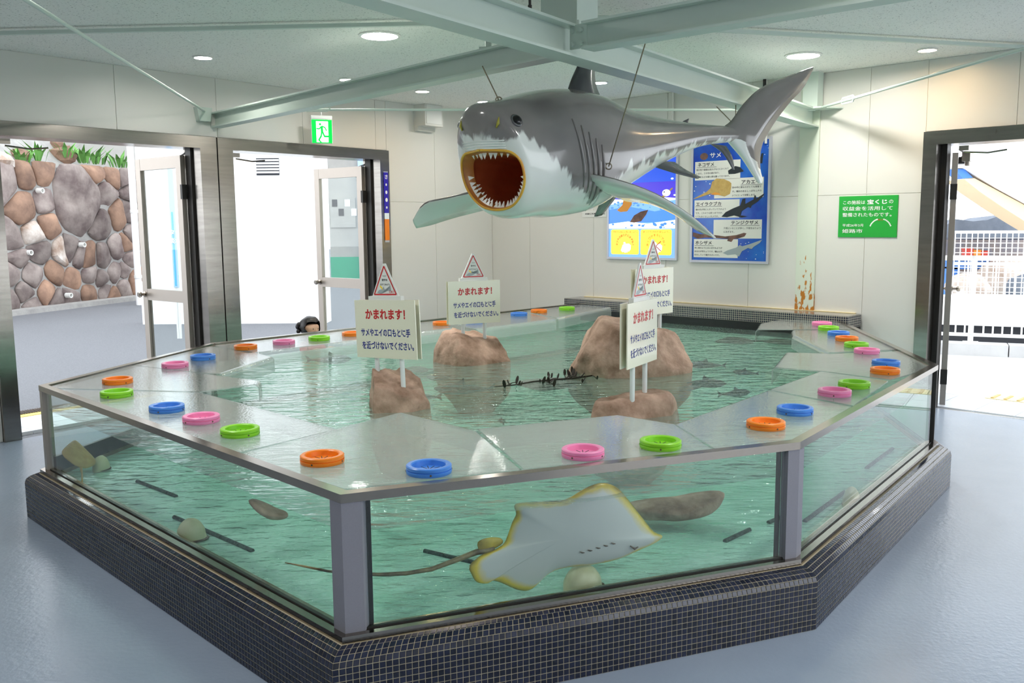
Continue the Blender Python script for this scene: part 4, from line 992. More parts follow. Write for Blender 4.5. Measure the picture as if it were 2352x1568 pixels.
# ================================================================== THE HANGING SHARK
SP = []                                   # spine, nose to tail, slightly curved in plan
th0, th1, SL = math.radians(36), math.radians(58), 2.30
p_ = np.array([-.115, 4.60, 0.0]); ds = .01
for i in range(int(SL/ds)+30):
    th = th0+(th1-th0)*min(1.0, i*ds/SL); SP.append((p_.copy(), th)); p_ = p_+ds*np.array([math.sin(th), math.cos(th), 0])
def spine(x):
    s = max(0.0, (1.1-x)/ds); i = int(min(s, len(SP)-2)); fr_ = s-i; P = SP[i][0]*(1-fr_)+SP[i+1][0]*fr_
    if x > 1.1: P = SP[0][0]-(x-1.1)*np.array([math.sin(th0), math.cos(th0), 0])
    return P, SP[i][1]
def SH(x, y, z):
    P, th = spine(x); return P+y*np.array([math.cos(th), -math.sin(th), 0])+z*UP
ST = [(-1.22, 2.125, 2.035, .030), (-1.05, 2.125, 2.02, .040), (-.8, 2.125, 1.985, .075), (-.4, 2.135, 1.86, .155), (0, 2.17, 1.70, .245), (.3, 2.225, 1.575, .295), (.6, 2.215, 1.535, .305), (.8, 2.165, 1.535, .285), (.92, 2.125, 1.53, .262), (1.0, 2.10, 1.53, .238), (1.04, 2.09, 1.54, .222)]
xs_ = [s[0] for s in ST]
def body_ring(x, n=56, scale=1.0, push=0.0, sh=None):
    zt, zbm, w = (catmull(xs_, [s[k] for s in ST], x) for k in (1, 2, 3)); zc = (zt+zbm)/2; h = (zt-zbm)/2
    k = np.clip((x-.55)/.45, 0, 1)*.22 if sh is None else sh
    out = []
    for j in range(n):
        a = 2*math.pi*j/n; ca, sa = math.cos(a), math.sin(a)
        e = .86
        y = w*scale*np.sign(ca)*abs(ca)**e*(1-.16*max(0, sa)*np.clip((x-.7)/.3, 0, 1)); z = zc+h*scale*np.sign(sa)*abs(sa)**e
        snout = .06*np.clip((x-.85)/.19, 0, 1)*max(0, sa)
        out.append(SH(x+k*(z-zc)+push+snout, y, z))
    return out
rings = [body_ring(x) for x in np.linspace(-1.22, 1.04, 90)]
for sc, ps in ((.97, .016), (.91, .030), (.80, .042), (.62, .050), (.4, .054), (.15, .056)): rings.append(body_ring(1.04, scale=sc, push=ps))
mb = MB(); mb.loft(rings); body_me = mb.mesh('shark_body', True)
# mouth cutter
mo = [(0, .132), (.10, .130), (.15, .120), (.184, .085), (.195, .03), (.186, -.035), (.150, -.095), (.102, -.135), (.05, -.152), (0, -.157)]
mo = mo+[(-y, z) for y, z in mo[-2:0:-1]]
mo = [tuple(q) for q in dense(mo, 4)]
MZ = 1.728
def mouth_ring(x, sc, dz=0.0): return [SH(x+.22*(z*sc), y*sc, MZ+dz+z*sc) for y, z in mo]
mb = MB(); mb.loft([mouth_ring(1.30, 1.06), mouth_ring(1.06, 1.0), mouth_ring(.98, .97), mouth_ring(.85, .90, .0), mouth_ring(.7, .78, .01), mouth_ring(.58, .6, .02), mouth_ring(.52, .35, .02), mouth_ring(.5, .1, .02)])
cut_me = mb.mesh('cut', True)
body_me.materials.append(MATS['tooth']); cut_me.materials.append(MATS['mouth'])
ob, oc = bpy.data.objects.new('b', body_me), bpy.data.objects.new('c', cut_me); col.objects.link(ob); col.objects.link(oc)
md = ob.modifiers.new('m', 'BOOLEAN'); md.operation = 'DIFFERENCE'; md.solver = 'EXACT'; md.object = oc; md.material_mode = 'TRANSFER'
dg = bpy.context.evaluated_depsgraph_get(); dg.update()
shark_me = bpy.data.meshes.new_from_object(ob.evaluated_get(dg)); shark_me.name = 'body'
bpy.data.objects.remove(ob); bpy.data.objects.remove(oc)
co = np.empty(len(shark_me.vertices)*3); shark_me.vertices.foreach_get('co', co); co = co.reshape(-1, 3)
# local coordinates along the spine for paint
spx = np.array([s[0][:2] for s in SP]); spth = np.array([s[1] for s in SP])
def local(P):
    d = ((spx-P[:2])**2).sum(1); i = int(d.argmin()); th = spth[i]; q = P[:2]-spx[i]
    return 1.1-i*ds - (q@np.array([math.sin(th), math.cos(th)]) if i == 0 else 0), q@np.array([math.cos(th), -math.sin(th)])
bx = [-1.4, -1.0, -.7, -.4, -.1, .1, .25, .35, .45, .55, .65, .75, .88, .98, 1.05, 1.2]
bz = [2.05, 2.03, 1.99, 1.93, 1.86, 1.82, 1.80, 1.74, 1.65, 1.62, 1.67, 1.735, 1.815, 1.885, 1.925, 1.935]
def bound(P):
    x, y = local(P); return P[2]-np.interp(x, bx, bz)
def paint(me, off=0.0, const=None):
    c2 = np.empty(len(me.vertices)*3); me.vertices.foreach_get('co', c2); c2 = c2.reshape(-1, 3)
    at = me.attributes.new('back', 'FLOAT', 'POINT'); at.data.foreach_set('value', [const if const is not None else bound(p)+off for p in c2])
    lo = me.attributes.new('along', 'FLOAT_VECTOR', 'POINT'); vals = []
    for p in c2:
        x, y = local(p); vals += [x, y, p[2]]
    lo.data.foreach_set('vector', vals)
def shark_skin():
    m, nt, out = new_mat('shark_skin')
    b = N(nt, 'ShaderNodeBsdfPrincipled'); b.inputs['Roughness'].default_value = .16; b.inputs['Coat Weight'].default_value = .5; b.inputs['Coat Roughness'].default_value = .06; L(nt, b.outputs[0], out.inputs[0])
    at = N(nt, 'ShaderNodeAttribute', attribute_name='back'); al = N(nt, 'ShaderNodeAttribute', attribute_name='along')
    mp = N(nt, 'ShaderNodeMapping'); mp.inputs['Scale'].default_value = (17, 9, 2.6); L(nt, al.outputs['Vector'], mp.inputs[0])
    n = N(nt, 'ShaderNodeTexNoise', in_Scale=1.0, in_Detail=4.0); L(nt, mp.outputs[0], n.inputs['Vector'])
    ma = N(nt, 'ShaderNodeMath', operation='MULTIPLY_ADD'); ma.inputs[1].default_value = .22; L(nt, n.outputs['Fac'], ma.inputs[0]); L(nt, at.outputs['Fac'], ma.inputs[2])
    mr = N(nt, 'ShaderNodeMapRange', interpolation_type='SMOOTHSTEP'); mr.inputs[1].default_value = .095; mr.inputs[2].default_value = .122; L(nt, ma.outputs[0], mr.inputs[0])
    n2 = N(nt, 'ShaderNodeTexNoise', in_Scale=5.0, in_Detail=3.0); L(nt, al.outputs['Vector'], n2.inputs['Vector'])
    g = N(nt, 'ShaderNodeMix', data_type='RGBA'); g.inputs[6].default_value = (*lin((118, 114, 112)), 1); g.inputs[7].default_value = (*lin((140, 136, 134)), 1); L(nt, n2.outputs['Fac'], g.inputs[0])
    mx = N(nt, 'ShaderNodeMix', data_type='RGBA'); mx.inputs[6].default_value = (*lin((228, 232, 228)), 1); L(nt, mr.outputs[0], mx.inputs[0]); L(nt, g.outputs[2], mx.inputs[7])
    L(nt, mx.outputs[2], b.inputs['Base Color'])
shark_skin()
shark = thing('shark_model', 'glossy grey and white great shark model with gaping mouth hanging over the pool', 'shark', SH(.3, 0, 1.53))
mi_ = [m.name for m in shark_me.materials].index('mouth')
inner = [p.material_index == mi_ for p in shark_me.polygons]
shark_me.materials.clear(); shark_me.materials.append(MATS['shark_skin']); shark_me.materials.append(MATS['mouth'])
for p, k in zip(shark_me.polygons, inner): p.material_index = int(k); p.use_smooth = True
# the lip line is where skin and mouth lining meet
eside = {}
for p in shark_me.polygons:
    for ek in p.edge_keys: eside.setdefault(ek, set()).add(p.material_index)
lip_e = [e for e, st_ in eside.items() if len(st_) == 2]; nbr = {}
for a, b in lip_e: nbr.setdefault(a, []).append(b); nbr.setdefault(b, []).append(a)
seen = set(); lip = []
for v0 in nbr:
    if v0 in seen: continue
    chain = [v0]; seen.add(v0)
    while True:
        nx = [q for q in nbr[chain[-1]] if q not in seen]
        if not nx: break
        chain.append(nx[0]); seen.add(nx[0])
    if len(chain) > len(lip): lip = chain
LIP = [np.array(shark_me.vertices[i].co) for i in lip]
# even spacing
cum = np.concatenate([[0], np.cumsum([np.linalg.norm(LIP[(i+1) % len(LIP)]-LIP[i]) for i in range(len(LIP))])]); LPc = np.array(LIP+[LIP[0]])
LIP = [np.array([np.interp(t, cum, LPc[:, k]) for k in range(3)]) for t in np.linspace(0, cum[-1], 97)[:-1]]
LIP = [(LIP[i-1]+2*LIP[i]+LIP[(i+1) % 96])/4 for i in range(96)]
top_i = max(range(96), key=lambda i: LIP[i][2]-.6*abs(local(LIP[i])[1])); LIP = LIP[top_i:]+LIP[:top_i]
shark_me.set_sharp_from_angle(angle=math.radians(50))
paint(shark_me)
body = link('body', shark_me, shark)
def front_x(y, z): return 1.078+.22*(z-.088)-.10*max(0, (abs(y)-.10)/.10)**2*.5+.035*np.clip(z/.15, 0, 1)
mb = MB(); mb.tube(LIP+[LIP[0]], .0065, 8, cap=False); mb.build('gum', 'gum', shark, True)
inn_ = [p+(SH(.80, 0, MZ)-p)*.16+(SH(.9, 0, MZ)-SH(1.0, 0, MZ))*.15 for p in LIP]
mb = MB(); mb.loft([[a for a in LIP], [p+(SH(.80, 0, MZ)-p)*.10 for p in LIP], inn_], cap=False); mb.build('gum_band', 'gum_inner', shark, True)
# teeth
tm = MB(); tm.add([(-.5, -.14, 0), (.5, -.14, 0), (.5, .14, 0), (-.5, .14, 0), (0.05, 0, 1)], [(0, 3, 2, 1), (0, 1, 4), (1, 2, 4), (2, 3, 4), (3, 0, 4)]); tooth_me = tm.mesh('tooth'); tooth_me.materials.append(MATS['tooth'])
def tooth(ang, row, size, upper):
    i = int(round(ang*96)) % 96; back = SH(.80, 0, MZ)
    P = LIP[i]+(back-LIP[i])*(.10+.10*row); c0 = SH(local(LIP[i])[0], 0, MZ); X = unit(LIP[(i+2) % 96]-LIP[i-2]); Z = unit(c0-LIP[i]); Z = unit(Z+(0.25 if not upper else .1)*unit(back-c0)); Z = unit(Z-X*(X@Z)); Y = np.cross(Z, X); P = P-Z*.004
    o = link('tooth', tooth_me, shark); o.matrix_parent_inverse = EMPTY_MW[shark.name].inverted()
    o.matrix_basis = basis(P, X*size*.72, Y*size*.8, Z*size)
nm = len(mo)
for k in range(9): tooth((.5+.125*(0))*0+((k-4)*.0285) % 1, 0, .034 if abs(k-4) < 3 else .024, True)
for k in range(21): tooth(.5+(k-10)*.0235, 0, .033, False)
for k in range(17): tooth(.5+(k-8)*.0265+.01, 1, .020, False)
# eyes, nostrils, gill slits, snout folds
def surf(x, y, z0, side=1):
    zt, zbm, w = (catmull(xs_, [s[k] for s in ST], min(x, 1.04)) for k in (1, 2, 3)); return zt, zbm, w
def side_y(x, z):
    zt, zbm, w = surf(x, 0, 0); zc = (zt+zbm)/2; h = (zt-zbm)/2; sa = np.clip((z-zc)/h, -1, 1); sa_ = np.sign(sa)*abs(sa)**(1/.86); ca = math.sqrt(max(0, 1-sa_*sa_))
    return w*ca**.86*(1-.16*max(0, sa_)*np.clip((x-.7)/.3, 0, 1))
from mathutils.bvhtree import BVHTree
_bm = bmesh.new(); _bm.from_mesh(shark_me); SKIN = BVHTree.FromBMesh(_bm); _bm.free()
def hit(o, d):
    loc, nr, _, _ = SKIN.ray_cast(Vector(o), Vector(unit(d)))
    return (np.array(loc), np.array(nr)) if loc is not None else (None, None)
def side_hit(x, z, s_): return hit(SH(x, s_*.9, z), SH(x, 0, z)-SH(x, s_*.9, z))
for s_ in (1, -1):
    P, nr = side_hit(1.085, 2.0, s_)
    mb = MB(); mb.lathe([(.001, -.02), (.034, -.012), (.034, .002), (.027, .007)], P, 20, ax=nr); mb.build('eye_socket', 'fin_dark', shark, True)
    mb = MB(); mb.lathe([(.028, -.004), (.026, .008), (.019, .016), (.009, .020), (.001, .021)], P, 20, ax=nr); mb.build('eye', 'eye_black', shark, True)
    mb = MB(); tq = unit(np.cross(nr, UP)); mb.tube([P+nr*.003+UP*.030*math.sin(q)+tq*.030*math.cos(q) for q in np.linspace(-2.4, -.5, 8)], [.001, .003, .005, .006, .006, .005, .003, .001], 6); mb.build('eye_rim', 'tooth', shark, True)
    P, nr = hit(SH(1.6, s_*.115, 1.985), SH(1.0, 0, 1.985)-SH(1.6, 0, 1.985))
    dv = unit(np.cross(nr, UP)); mb = MB(); mb.tube([P+UP*.03-dv*.004, P+nr*.003, P-UP*.022+dv*.010*s_], [.002, .008, .003], 8); mb.build('nostril', 'nostril', shark, True)
    for k in range(5):
        pts = []
        for q in np.linspace(0, 1, 11):
            z = 2.03-.03*k-q*(.34); xq = .73-.055*k-.10*q**1.2; P, nr = side_hit(xq, z, s_)
            if P is not None: pts.append(P+nr*.001)
        m_ = len(pts); mb = MB(); mb.tube(pts, [.009*math.sin(math.pi*(i+.4)/(m_-.2))**.5+.0005 for i in range(m_)], 8); gs = mb.build('gill_slit', 'shark_skin', shark, True); paint(gs.data, .0)
for k in range(4):
    pts = []
    for y in np.linspace(-.13, .13, 11):
        P, nr = hit(SH(1.6, y, 1.905-.012*k), SH(1.0, 0, 1.9)-SH(1.6, 0, 1.9))
        if P is not None: pts.append(P)
    mb = MB(); mb.tube(pts, .0032, 6); f_ = mb.build('snout_fold', 'shark_skin', shark, True); paint(f_.data, const=-.3)
# fins
def fin(name, le, te, th, nrm, mat='shark_skin', const=None, two=False):
    rings = []
    n = len(le); nrm = unit(nrm)
    def spl(pts, m=4):
        pts = [np.asarray(p, float) for p in pts]; out = []
        for i in range(len(pts)-1):
            p0, p1, p2, p3 = pts[max(i-1, 0)], pts[i], pts[i+1], pts[min(i+2, len(pts)-1)]
            for j in range(m):
                t = j/m; out.append(.5*((2*p1)+(-p0+p2)*t+(2*p0-5*p1+4*p2-p3)*t*t+(-p0+3*p1-3*p2+p3)*t**3))
        return out+[pts[-1]]
    le, te = spl(le), spl(te); n = len(le)
    for i, (a, b) in enumerate(zip(le, te)):
        f_ = i/(n-1); tt = th*(1-.75*f_) if not two else th*(1-.8*abs(2*f_-1))
        prof = [(0, 0), (.06, .6), (.2, .95), (.4, 1), (.7, .55), (1, 0.04)]
        rings.append([a+(b-a)*u+nrm*tt*h for u, h in prof]+[a+(b-a)*u-nrm*tt*h for u, h in prof[-1:0:-1]])
    mb = MB(); mb.loft(rings); o = mb.build(name, mat, shark, True)
    if mat == 'shark_skin': paint(o.data, const=const)
    return o
def vplane(x):
    P, th = spine(x); d = np.array([math.sin(th), math.cos(th), 0]); return P, np.cross(UP, d)
P_s, nD = vplane(.32); DP = lambda x, y: onpl(x, y, P_s, nD)
fin('dorsal_fin', [DP(1296, 235), DP(1308, 195), DP(1320, 165), DP(1338, 130), DP(1358, 108)], [DP(1392, 245), DP(1372, 205), DP(1366, 170), DP(1368, 135), DP(1374, 108)], .035, nD, 'fin_dark')
P_s, nT = vplane(-1.22); TP_ = lambda x, y: onpl(x, y, P_s, nT)
fin('tail_fin', [TP_(*q) for q in ((1866, 154), (1800, 178), (1745, 203), (1706, 240), (1680, 276), (1655, 300), (1675, 328), (1704, 362), (1728, 400), (1742, 421))],
    [TP_(*q) for q in ((1868, 158), (1846, 200), (1812, 238), (1778, 283), (1756, 320), (1748, 343), (1746, 368), (1747, 392), (1752, 412), (1751, 421))], .038, nT, 'shark_skin', two=True)
tf = [o for o in shark.children if o.name.startswith('tail_fin')][0]
vals = []
for v in tf.data.vertices:
    x, y = proj(np.array(v.co)); vals.append(.3 if (y < 318 or (x-1690)*.9+(318-y)*.55 > 12) else -.3)
tf.data.attributes['back'].data.foreach_set('value', vals)
P_s, nS = vplane(-.78); SP_ = lambda x, y: onpl(x, y, P_s, nS)
fin('second_dorsal_fin', [SP_(1553, 292), SP_(1566, 280), SP_(1581, 272)], [SP_(1582, 294), SP_(1580, 285), SP_(1583, 273)], .012, nS, 'fin_dark')
fin('anal_fin', [SP_(1630, 330), SP_(1660, 352), SP_(1682, 388)], [SP_(1668, 335), SP_(1682, 360), SP_(1688, 390)], .012, nS, 'fin_dark')
LEp = [(.60, .22, 1.76), (.57, .42, 1.72), (.45, .60, 1.645), (.29, .735, 1.53), (.165, .80, 1.425)]
TEp = [(.15, .22, 1.62), (.18, .40, 1.60), (.19, .57, 1.54), (.165, .70, 1.455), (.14, .80, 1.418)]
fin('pectoral_fin', [SH(*q) for q in LEp], [SH(*q) for q in TEp], .032, (0, 0, 1), const=None)
# far pectoral, swept forward
rt = SH(.55, -.22, 1.74); rt2 = SH(.22, -.22, 1.70)
tipL, tipT = aty(948, 505, 5.35), aty(956, 524, 5.42)
fin('pectoral_fin', [rt, rt*.62+aty(1030, 448, 5.30)*.38, aty(1030, 452, 5.28), aty(975, 466, 5.30), tipL], [rt2, aty(1130, 478, 5.5), aty(1045, 500, 5.46), aty(990, 517, 5.44), tipT], .026, (0, 0, 1))
for o in [o for o in shark.children if o.name.startswith('pectoral_fin')]:
    me = o.data; vals = [(.3 if me.vertices[i].normal.z > .25 else -.3) for i in range(len(me.vertices))]; me.attributes['back'].data.foreach_set('value', vals)
fin('pelvic_fin', [SH(-.25, .10, 1.84), SH(-.36, .17, 1.80), SH(-.50, .23, 1.765)], [SH(-.46, .09, 1.87), SH(-.5, .15, 1.82), SH(-.56, .22, 1.775)], .018, (0, 0, 1), 'fin_dark')
fin('pelvic_fin', [SH(-.02, -.10, 1.70), SH(-.1, -.2, 1.62), SH(-.2, -.34, 1.545)], [SH(-.2, -.08, 1.74), SH(-.22, -.19, 1.64), SH(-.26, -.33, 1.55)], .018, (0, 0, 1), 'fin_dark')
# hanging wires with eye bolts
def wire(a, b, label):
    t = thing('hanging_wire', label, 'wire', b); mb = MB(); mb.tube([a, b], .0035, 6); mb.build('strand', 'wire', t)
    mb = MB(); mb.tube([b+.016*np.array([math.cos(k), 0, math.sin(k)]) for k in np.linspace(0, 2*math.pi, 13)], .0035, 6, cap=False); mb.build('eye_bolt', 'wire', t, True)
hb = SH(1.0, 0, 2.12); wire(aty(1108, 152, hb[1]+.12), hb, 'thin wire from the left beam to the shark head')
hb = SH(.45, side_y(.45, 1.80)+.01, 1.80); wire(aty(1482, 100, 4.35), hb, 'long slanting wire to the eye bolt at the shark side fin')
hb = SH(-1.12, 0, 2.135); wb = aty(1646, 245, hb[1]+.1); wire(wb, hb, 'left of the two wires holding the shark tail'); wire(aty(1690, 240, hb[1]+.12), hb+np.array([.005, 0, .0]), 'right of the two wires holding the shark tail')
# ================================================================== POSTERS AND SIGNS ON THE BACK WALL
class Sheet:
    """a flat poster on the back wall; content is placed by fractions of its printed area"""
    def __init__(s, name, label, t0, t1, z0, z1, border=.022, cat='poster'):
        s.root = thing(name, label, cat, W2((t0+t1)/2, z0, .0)); s.t0, s.t1, s.z0, s.z1 = t0+border, t1-border, z0+border, z1-border; s.e = .016; s.k = 0
        if border:
            for a, b, c, d in ((t0, t1, z0, z0+border), (t0, t1, z1-border, z1), (t0, t0+border, z0+border, z1-border), (t1-border, t1, z0+border, z1-border)):
                mb = MB(); bar(mb, W2, a, b, c, d, .0, .024); mb.build('frame', 'silver_frame', s.root)
    def P(s, u, v, e): return W2(s.t0+(s.t1-s.t0)*u, s.z1-(s.z1-s.z0)*v, e)
    def back(s, mat):
        mb = MB(); bar(mb, W2, s.t0, s.t1, s.z0, s.z1, .0, s.e); mb.build('printed_sheet', mat, s.root)
    def shape(s, name, pts, mat, lift=1):
        mb = MB(); e = s.e+.0008*lift; mb.poly([s.P(u, v, e) for u, v in pts]); mb.build(name, mat, s.root, recalc=False)
    def rect(s, name, u0, v0, u1_, v1, mat, lift=1, r=0.0):
        if not r: s.shape(name, [(u0, v1), (u1_, v1), (u1_, v0), (u0, v0)], mat, lift); return
        asp = (s.t1-s.t0)/(s.z1-s.z0); pts = []
        for cx, cy_, a0 in ((u1_-r, v1-r*asp, 270), (u1_-r, v0+r*asp, 0), (u0+r, v0+r*asp, 90), (u0+r, v1-r*asp, 180)):
            for k in range(5):
                a = math.radians(a0+22.5*k); pts.append((cx+r*math.cos(a), cy_-r*asp*math.sin(a)))
        s.shape(name, pts, mat, lift)
    def blob(s, name, c, ru, rv, mat, lift=1, n=16):
        s.shape(name, [(c[0]+ru*math.cos(a), c[1]-rv*math.sin(a)) for a in np.linspace(0, 2*math.pi, n+1)[:-1]], mat, lift)
    def text(s, items, mat, lift=2, name='lettering'):
        mb = MB()
        for body, u, v, wid, hgt, bold in items:
            put_text(mb, body, s.P(u, v, s.e+.0008*lift), u2, UP, width=wid*(s.t1-s.t0), height=hgt*(s.z1-s.z0) if hgt else None, bold=bold)
        mb.build(name, mat, s.root, recalc=False)
def tW2(x, y): q = w2(x, y); return (q-COR)@u2, q[2]
t0, _ = tW2(1587, 601); t1, _ = tW2(1767, 606)
S = Sheet('species_poster', 'framed deep blue poster listing sharks and rays behind the shark tail', t0, t1, 1.128, 2.238)
S.back('poster_blue')
def sx_(x): return (x-700)/525
def sy_(y): return (y-118)/847
S.blob('shell_print', (sx_(776), sy_(208)), .055, .03, 'print_brown')
S.text([('サメ', sx_(820), sy_(222), .15, .042, .02)], 'text_white')
for (a, b, c, d) in ((712, 245, 1035, 380), (855, 375, 1195, 515), (712, 525, 1035, 655), (855, 670, 1190, 805), (712, 810, 1030, 945)): S.rect('text_box', sx_(a), sy_(b), sx_(c), sy_(d), 'box_cream')
S.text([('ネコザメ', sx_(732), sy_(283), 118/525, .034, .02), ('アカエイ', sx_(1045), sy_(420), 125/525, .034, .02), ('エイラクブカ', sx_(724), sy_(567), 182/525, .034, .02), ('テンジクザメ', sx_(980), sy_(706), 185/525, .034, .02), ('ホシザメ', sx_(724), sy_(852), 120/525, .034, .02),
        ('夜行性で昼間は岩かげなどにかくれて', sx_(722), sy_(312), 232/525, .017, .01), ('います。うす状の歯があり、', sx_(722), sy_(338), 168/525, .017, .01), ('サザエなどの硬い貝も割って食べます。', sx_(722), sy_(364), 240/525, .017, .01),
        ('砂の中に潜るのがとても得意で', sx_(982), sy_(448), 198/525, .017, .01), ('す。毒針のあるしっぽをムチの', sx_(982), sy_(476), 200/525, .017, .01), ('ように使って攻撃します。', sx_(982), sy_(504), 162/525, .017, .01),
        ('歯の先が特にとがっていて刀のよう', sx_(722), sy_(600), 218/525, .017, .01), ('です。こわそうな顔つきですが、', sx_(722), sy_(627), 196/525, .017, .01), ('とてもおとなしいサメです。', sx_(722), sy_(652), 168/525, .017, .01),
        ('海底にいることが多く、海底をはうよう', sx_(928), sy_(738), 254/525, .017, .01), ('に泳ぎます。', sx_(928), sy_(764), 75/525, .017, .01),
        ('体に星のように白い点々もようが', sx_(718), sy_(882), 202/525, .017, .01), ('あるのが特ちょうです。瞳はだ円', sx_(718), sy_(908), 202/525, .017, .01), ('形をしていて瞳が大きいです。', sx_(718), sy_(934), 184/525, .017, .01)], 'text_black')
for (a, y, b) in ((726, 287, 868), (1040, 425, 1185), (718, 571, 912), (975, 711, 1175), (718, 857, 858)): S.rect('heading_rule', sx_(a), sy_(y), sx_(b), sy_(y+2.5), 'text_black', 2)
def px_shape(name, pts, mat, lift=3): S.shape(name, [(sx_(x), sy_(y)) for x, y in pts], mat, lift)
px_shape('ray_print', [(975, 440), (968, 485), (930, 503), (890, 492), (862, 478), (845, 488), (838, 478), (720, 512), (702, 514), (800, 465), (828, 440), (838, 395), (870, 372), (920, 378), (960, 396), (975, 410)], 'print_tan')
px_shape('ray_belly_print', [(905, 490), (860, 490), (828, 485), (860, 470), (890, 478)], 'print_orange', 4)
px_shape('dark_shark_print', [(910, 648), (940, 615), (990, 590), (1040, 570), (1055, 525), (1075, 520), (1075, 560), (1130, 530), (1136, 500), (1146, 505), (1148, 525), (1205, 487), (1190, 512), (1160, 545), (1120, 572), (1112, 590), (1095, 582), (1050, 612), (1045, 640), (1092, 648), (1050, 656), (1000, 640), (950, 652)], 'print_dark')
px_shape('banded_shark_print', [(705, 760), (760, 775), (830, 772), (860, 780), (940, 790), (1020, 780), (1070, 764), (1088, 768), (1075, 790), (1030, 805), (1000, 808), (985, 830), (955, 822), (960, 808), (880, 802), (800, 798), (740, 808), (705, 790)], 'print_brown')
px_shape('grey_shark_print', [(925, 910), (960, 890), (1020, 870), (1045, 850), (1060, 860), (1110, 845), (1195, 812), (1180, 835), (1140, 862), (1125, 880), (1100, 872), (1060, 895), (1040, 935), (1015, 918), (960, 925)], 'print_grey')
px_shape('dark_fin_print', [(1160, 280), (1175, 215), (1188, 212), (1182, 282)], 'print_dark'); px_shape('dark_body_print', [(950, 320), (1000, 290), (1035, 300), (1060, 330), (1000, 345), (955, 345)], 'print_dark')
for k in range(26):
    x, y = random.choice(((random.uniform(1150, 1222), random.uniform(130, 240)), (random.uniform(1040, 1215), random.uniform(815, 950)), (random.uniform(706, 850), random.uniform(390, 515)))); r = random.uniform(.004, .010); S.blob('bubble', (sx_(x), sy_(y)), r, r*.5, 'poster_pale', 1, 8)

t0, _ = tW2(1397, 595); t1, _ = tW2(1557, 598)
S = Sheet('touch_rules_poster', 'framed light blue and yellow touch rules poster with hand symbols', t0, t1, 1.14, 2.22)
S.back('lit_sky')
def sx_(x): return (x-115)/470
def sy_(y): return (y-60)/880
S.rect('dark_band', 0, 0, 1, sy_(320), 'lit_blue'); S.shape('violet_band', [(0, sy_(450)), (.35, sy_(468)), (.7, sy_(445)), (1, sy_(462)), (1, sy_(320)), (0, sy_(320))], 'lit_violet')
S.shape('foam_band', [(0, sy_(500)), (.3, sy_(470)), (.6, sy_(495)), (1, sy_(470)), (1, sy_(455)), (.7, sy_(440)), (.35, sy_(462)), (0, sy_(448))], 'lit_pale', 2)
S.shape('blue_wave', [(0, sy_(665)), (1, sy_(640)), (1, sy_(530)), (.7, sy_(560)), (.3, sy_(515)), (0, sy_(540))], 'lit_wave', 2)
S.shape('foam_band', [(0, sy_(700)), (1, sy_(700)), (1, sy_(630)), (.6, sy_(660)), (.3, sy_(640)), (0, sy_(660))], 'lit_pale', 3)
for k in range(46):
    x = random.uniform(120, 578); y = random.choice((random.uniform(470, 540), random.uniform(645, 695))); r = random.uniform(.008, .028); S.blob('bubble_print', (sx_(x), sy_(y)), r, r*.45, 'lit_wave', 4, 10)
for (x, y, r) in ((367, 434, .033), (422, 443, .02), (455, 440, .016), (578, 432, .018), (560, 300, .02)): S.blob('bubble_print', (sx_(x), sy_(y)), r, r*.45, 'lit_pale', 4)
S.blob('round_fish_print', (sx_(522), sy_(412)), .06, .032, 'lit_pale', 5); S.blob('round_fish_eye', (sx_(508), sy_(405)), .01, .006, 'text_black', 6)
S.shape('orange_fish_print', [(sx_(x), sy_(y)) for x, y in ((225, 440), (262, 418), (285, 440), (282, 500), (250, 555), (200, 560), (175, 545), (215, 500))], 'print_orange', 5)
S.shape('spotted_fish_print', [(sx_(x), sy_(y)) for x, y in ((270, 645), (300, 590), (345, 560), (400, 545), (385, 585), (350, 640), (300, 650))], 'print_brown', 5)
S.shape('ray_print', [(sx_(x), sy_(y)) for x, y in ((450, 495), (470, 445), (490, 440), (560, 372), (568, 378), (505, 450), (500, 470))], 'print_tan', 5)
S.rect('yellow_box', sx_(132), sy_(707), sx_(335), sy_(918), 'lit_yellow', 4, .025); S.rect('yellow_box', sx_(347), sy_(707), sx_(562), sy_(918), 'lit_yellow', 4, .025)
S.text([('手をていねいに洗いましょう。', sx_(148), sy_(736), 176/470, .019, .012), ('ゆっくりさわりましょう。', sx_(364), sy_(736), 182/470, .019, .012)], 'text_orange', 5)
for cx, txt, m in ((235, 'タッチの前と後に必ずね!', 'print_red'), (455, '強くつかまないでね!', 'text_orange')):
    mb = MB(); arc_text(mb, txt, S.P(sx_(cx), sy_(838), S.e+.004), u2, UP, .100, 178, 2, .024, bold=.02); mb.build('arc_lettering', m, S.root, recalc=False)
    S.shape('hand_print', [(sx_(cx+x), sy_(850+y)) for x, y in ((-30, 34), (-22, 8), (-18, -10), (-8, -18), (-12, -34), (0, -38), (6, -22), (30, -24), (44, -8), (42, 24), (30, 44), (22, 40), (18, 52), (8, 50), (0, 56), (-8, 46), (-18, 50))], 'lit_pale', 5)
mb = MB()
for s_ in (-1, 1):
    a, b = S.P(sx_(455-35*s_), sy_(805), S.e+.005), S.P(sx_(455+35*s_), sy_(885), S.e+.005); d = unit(b-a); q = unit(np.cross(d, n2))*.004; mb.poly([a-q, b-q, b+q, a+q])
mb.build('red_cross', 'print_red', S.root, recalc=False)
# small white plate
a, z1_ = tW2(1338, 484); b, z0_ = tW2(1394, 498)
S = Sheet('maker_plate', 'small white company plate beside the touch rules poster', a, b, z0_, z1_, 0, 'plate'); S.e = .005; S.back('white_plastic')
S.text([('水設備興業株式会社', .12, .62, .82, .26, .02)], 'text_black')
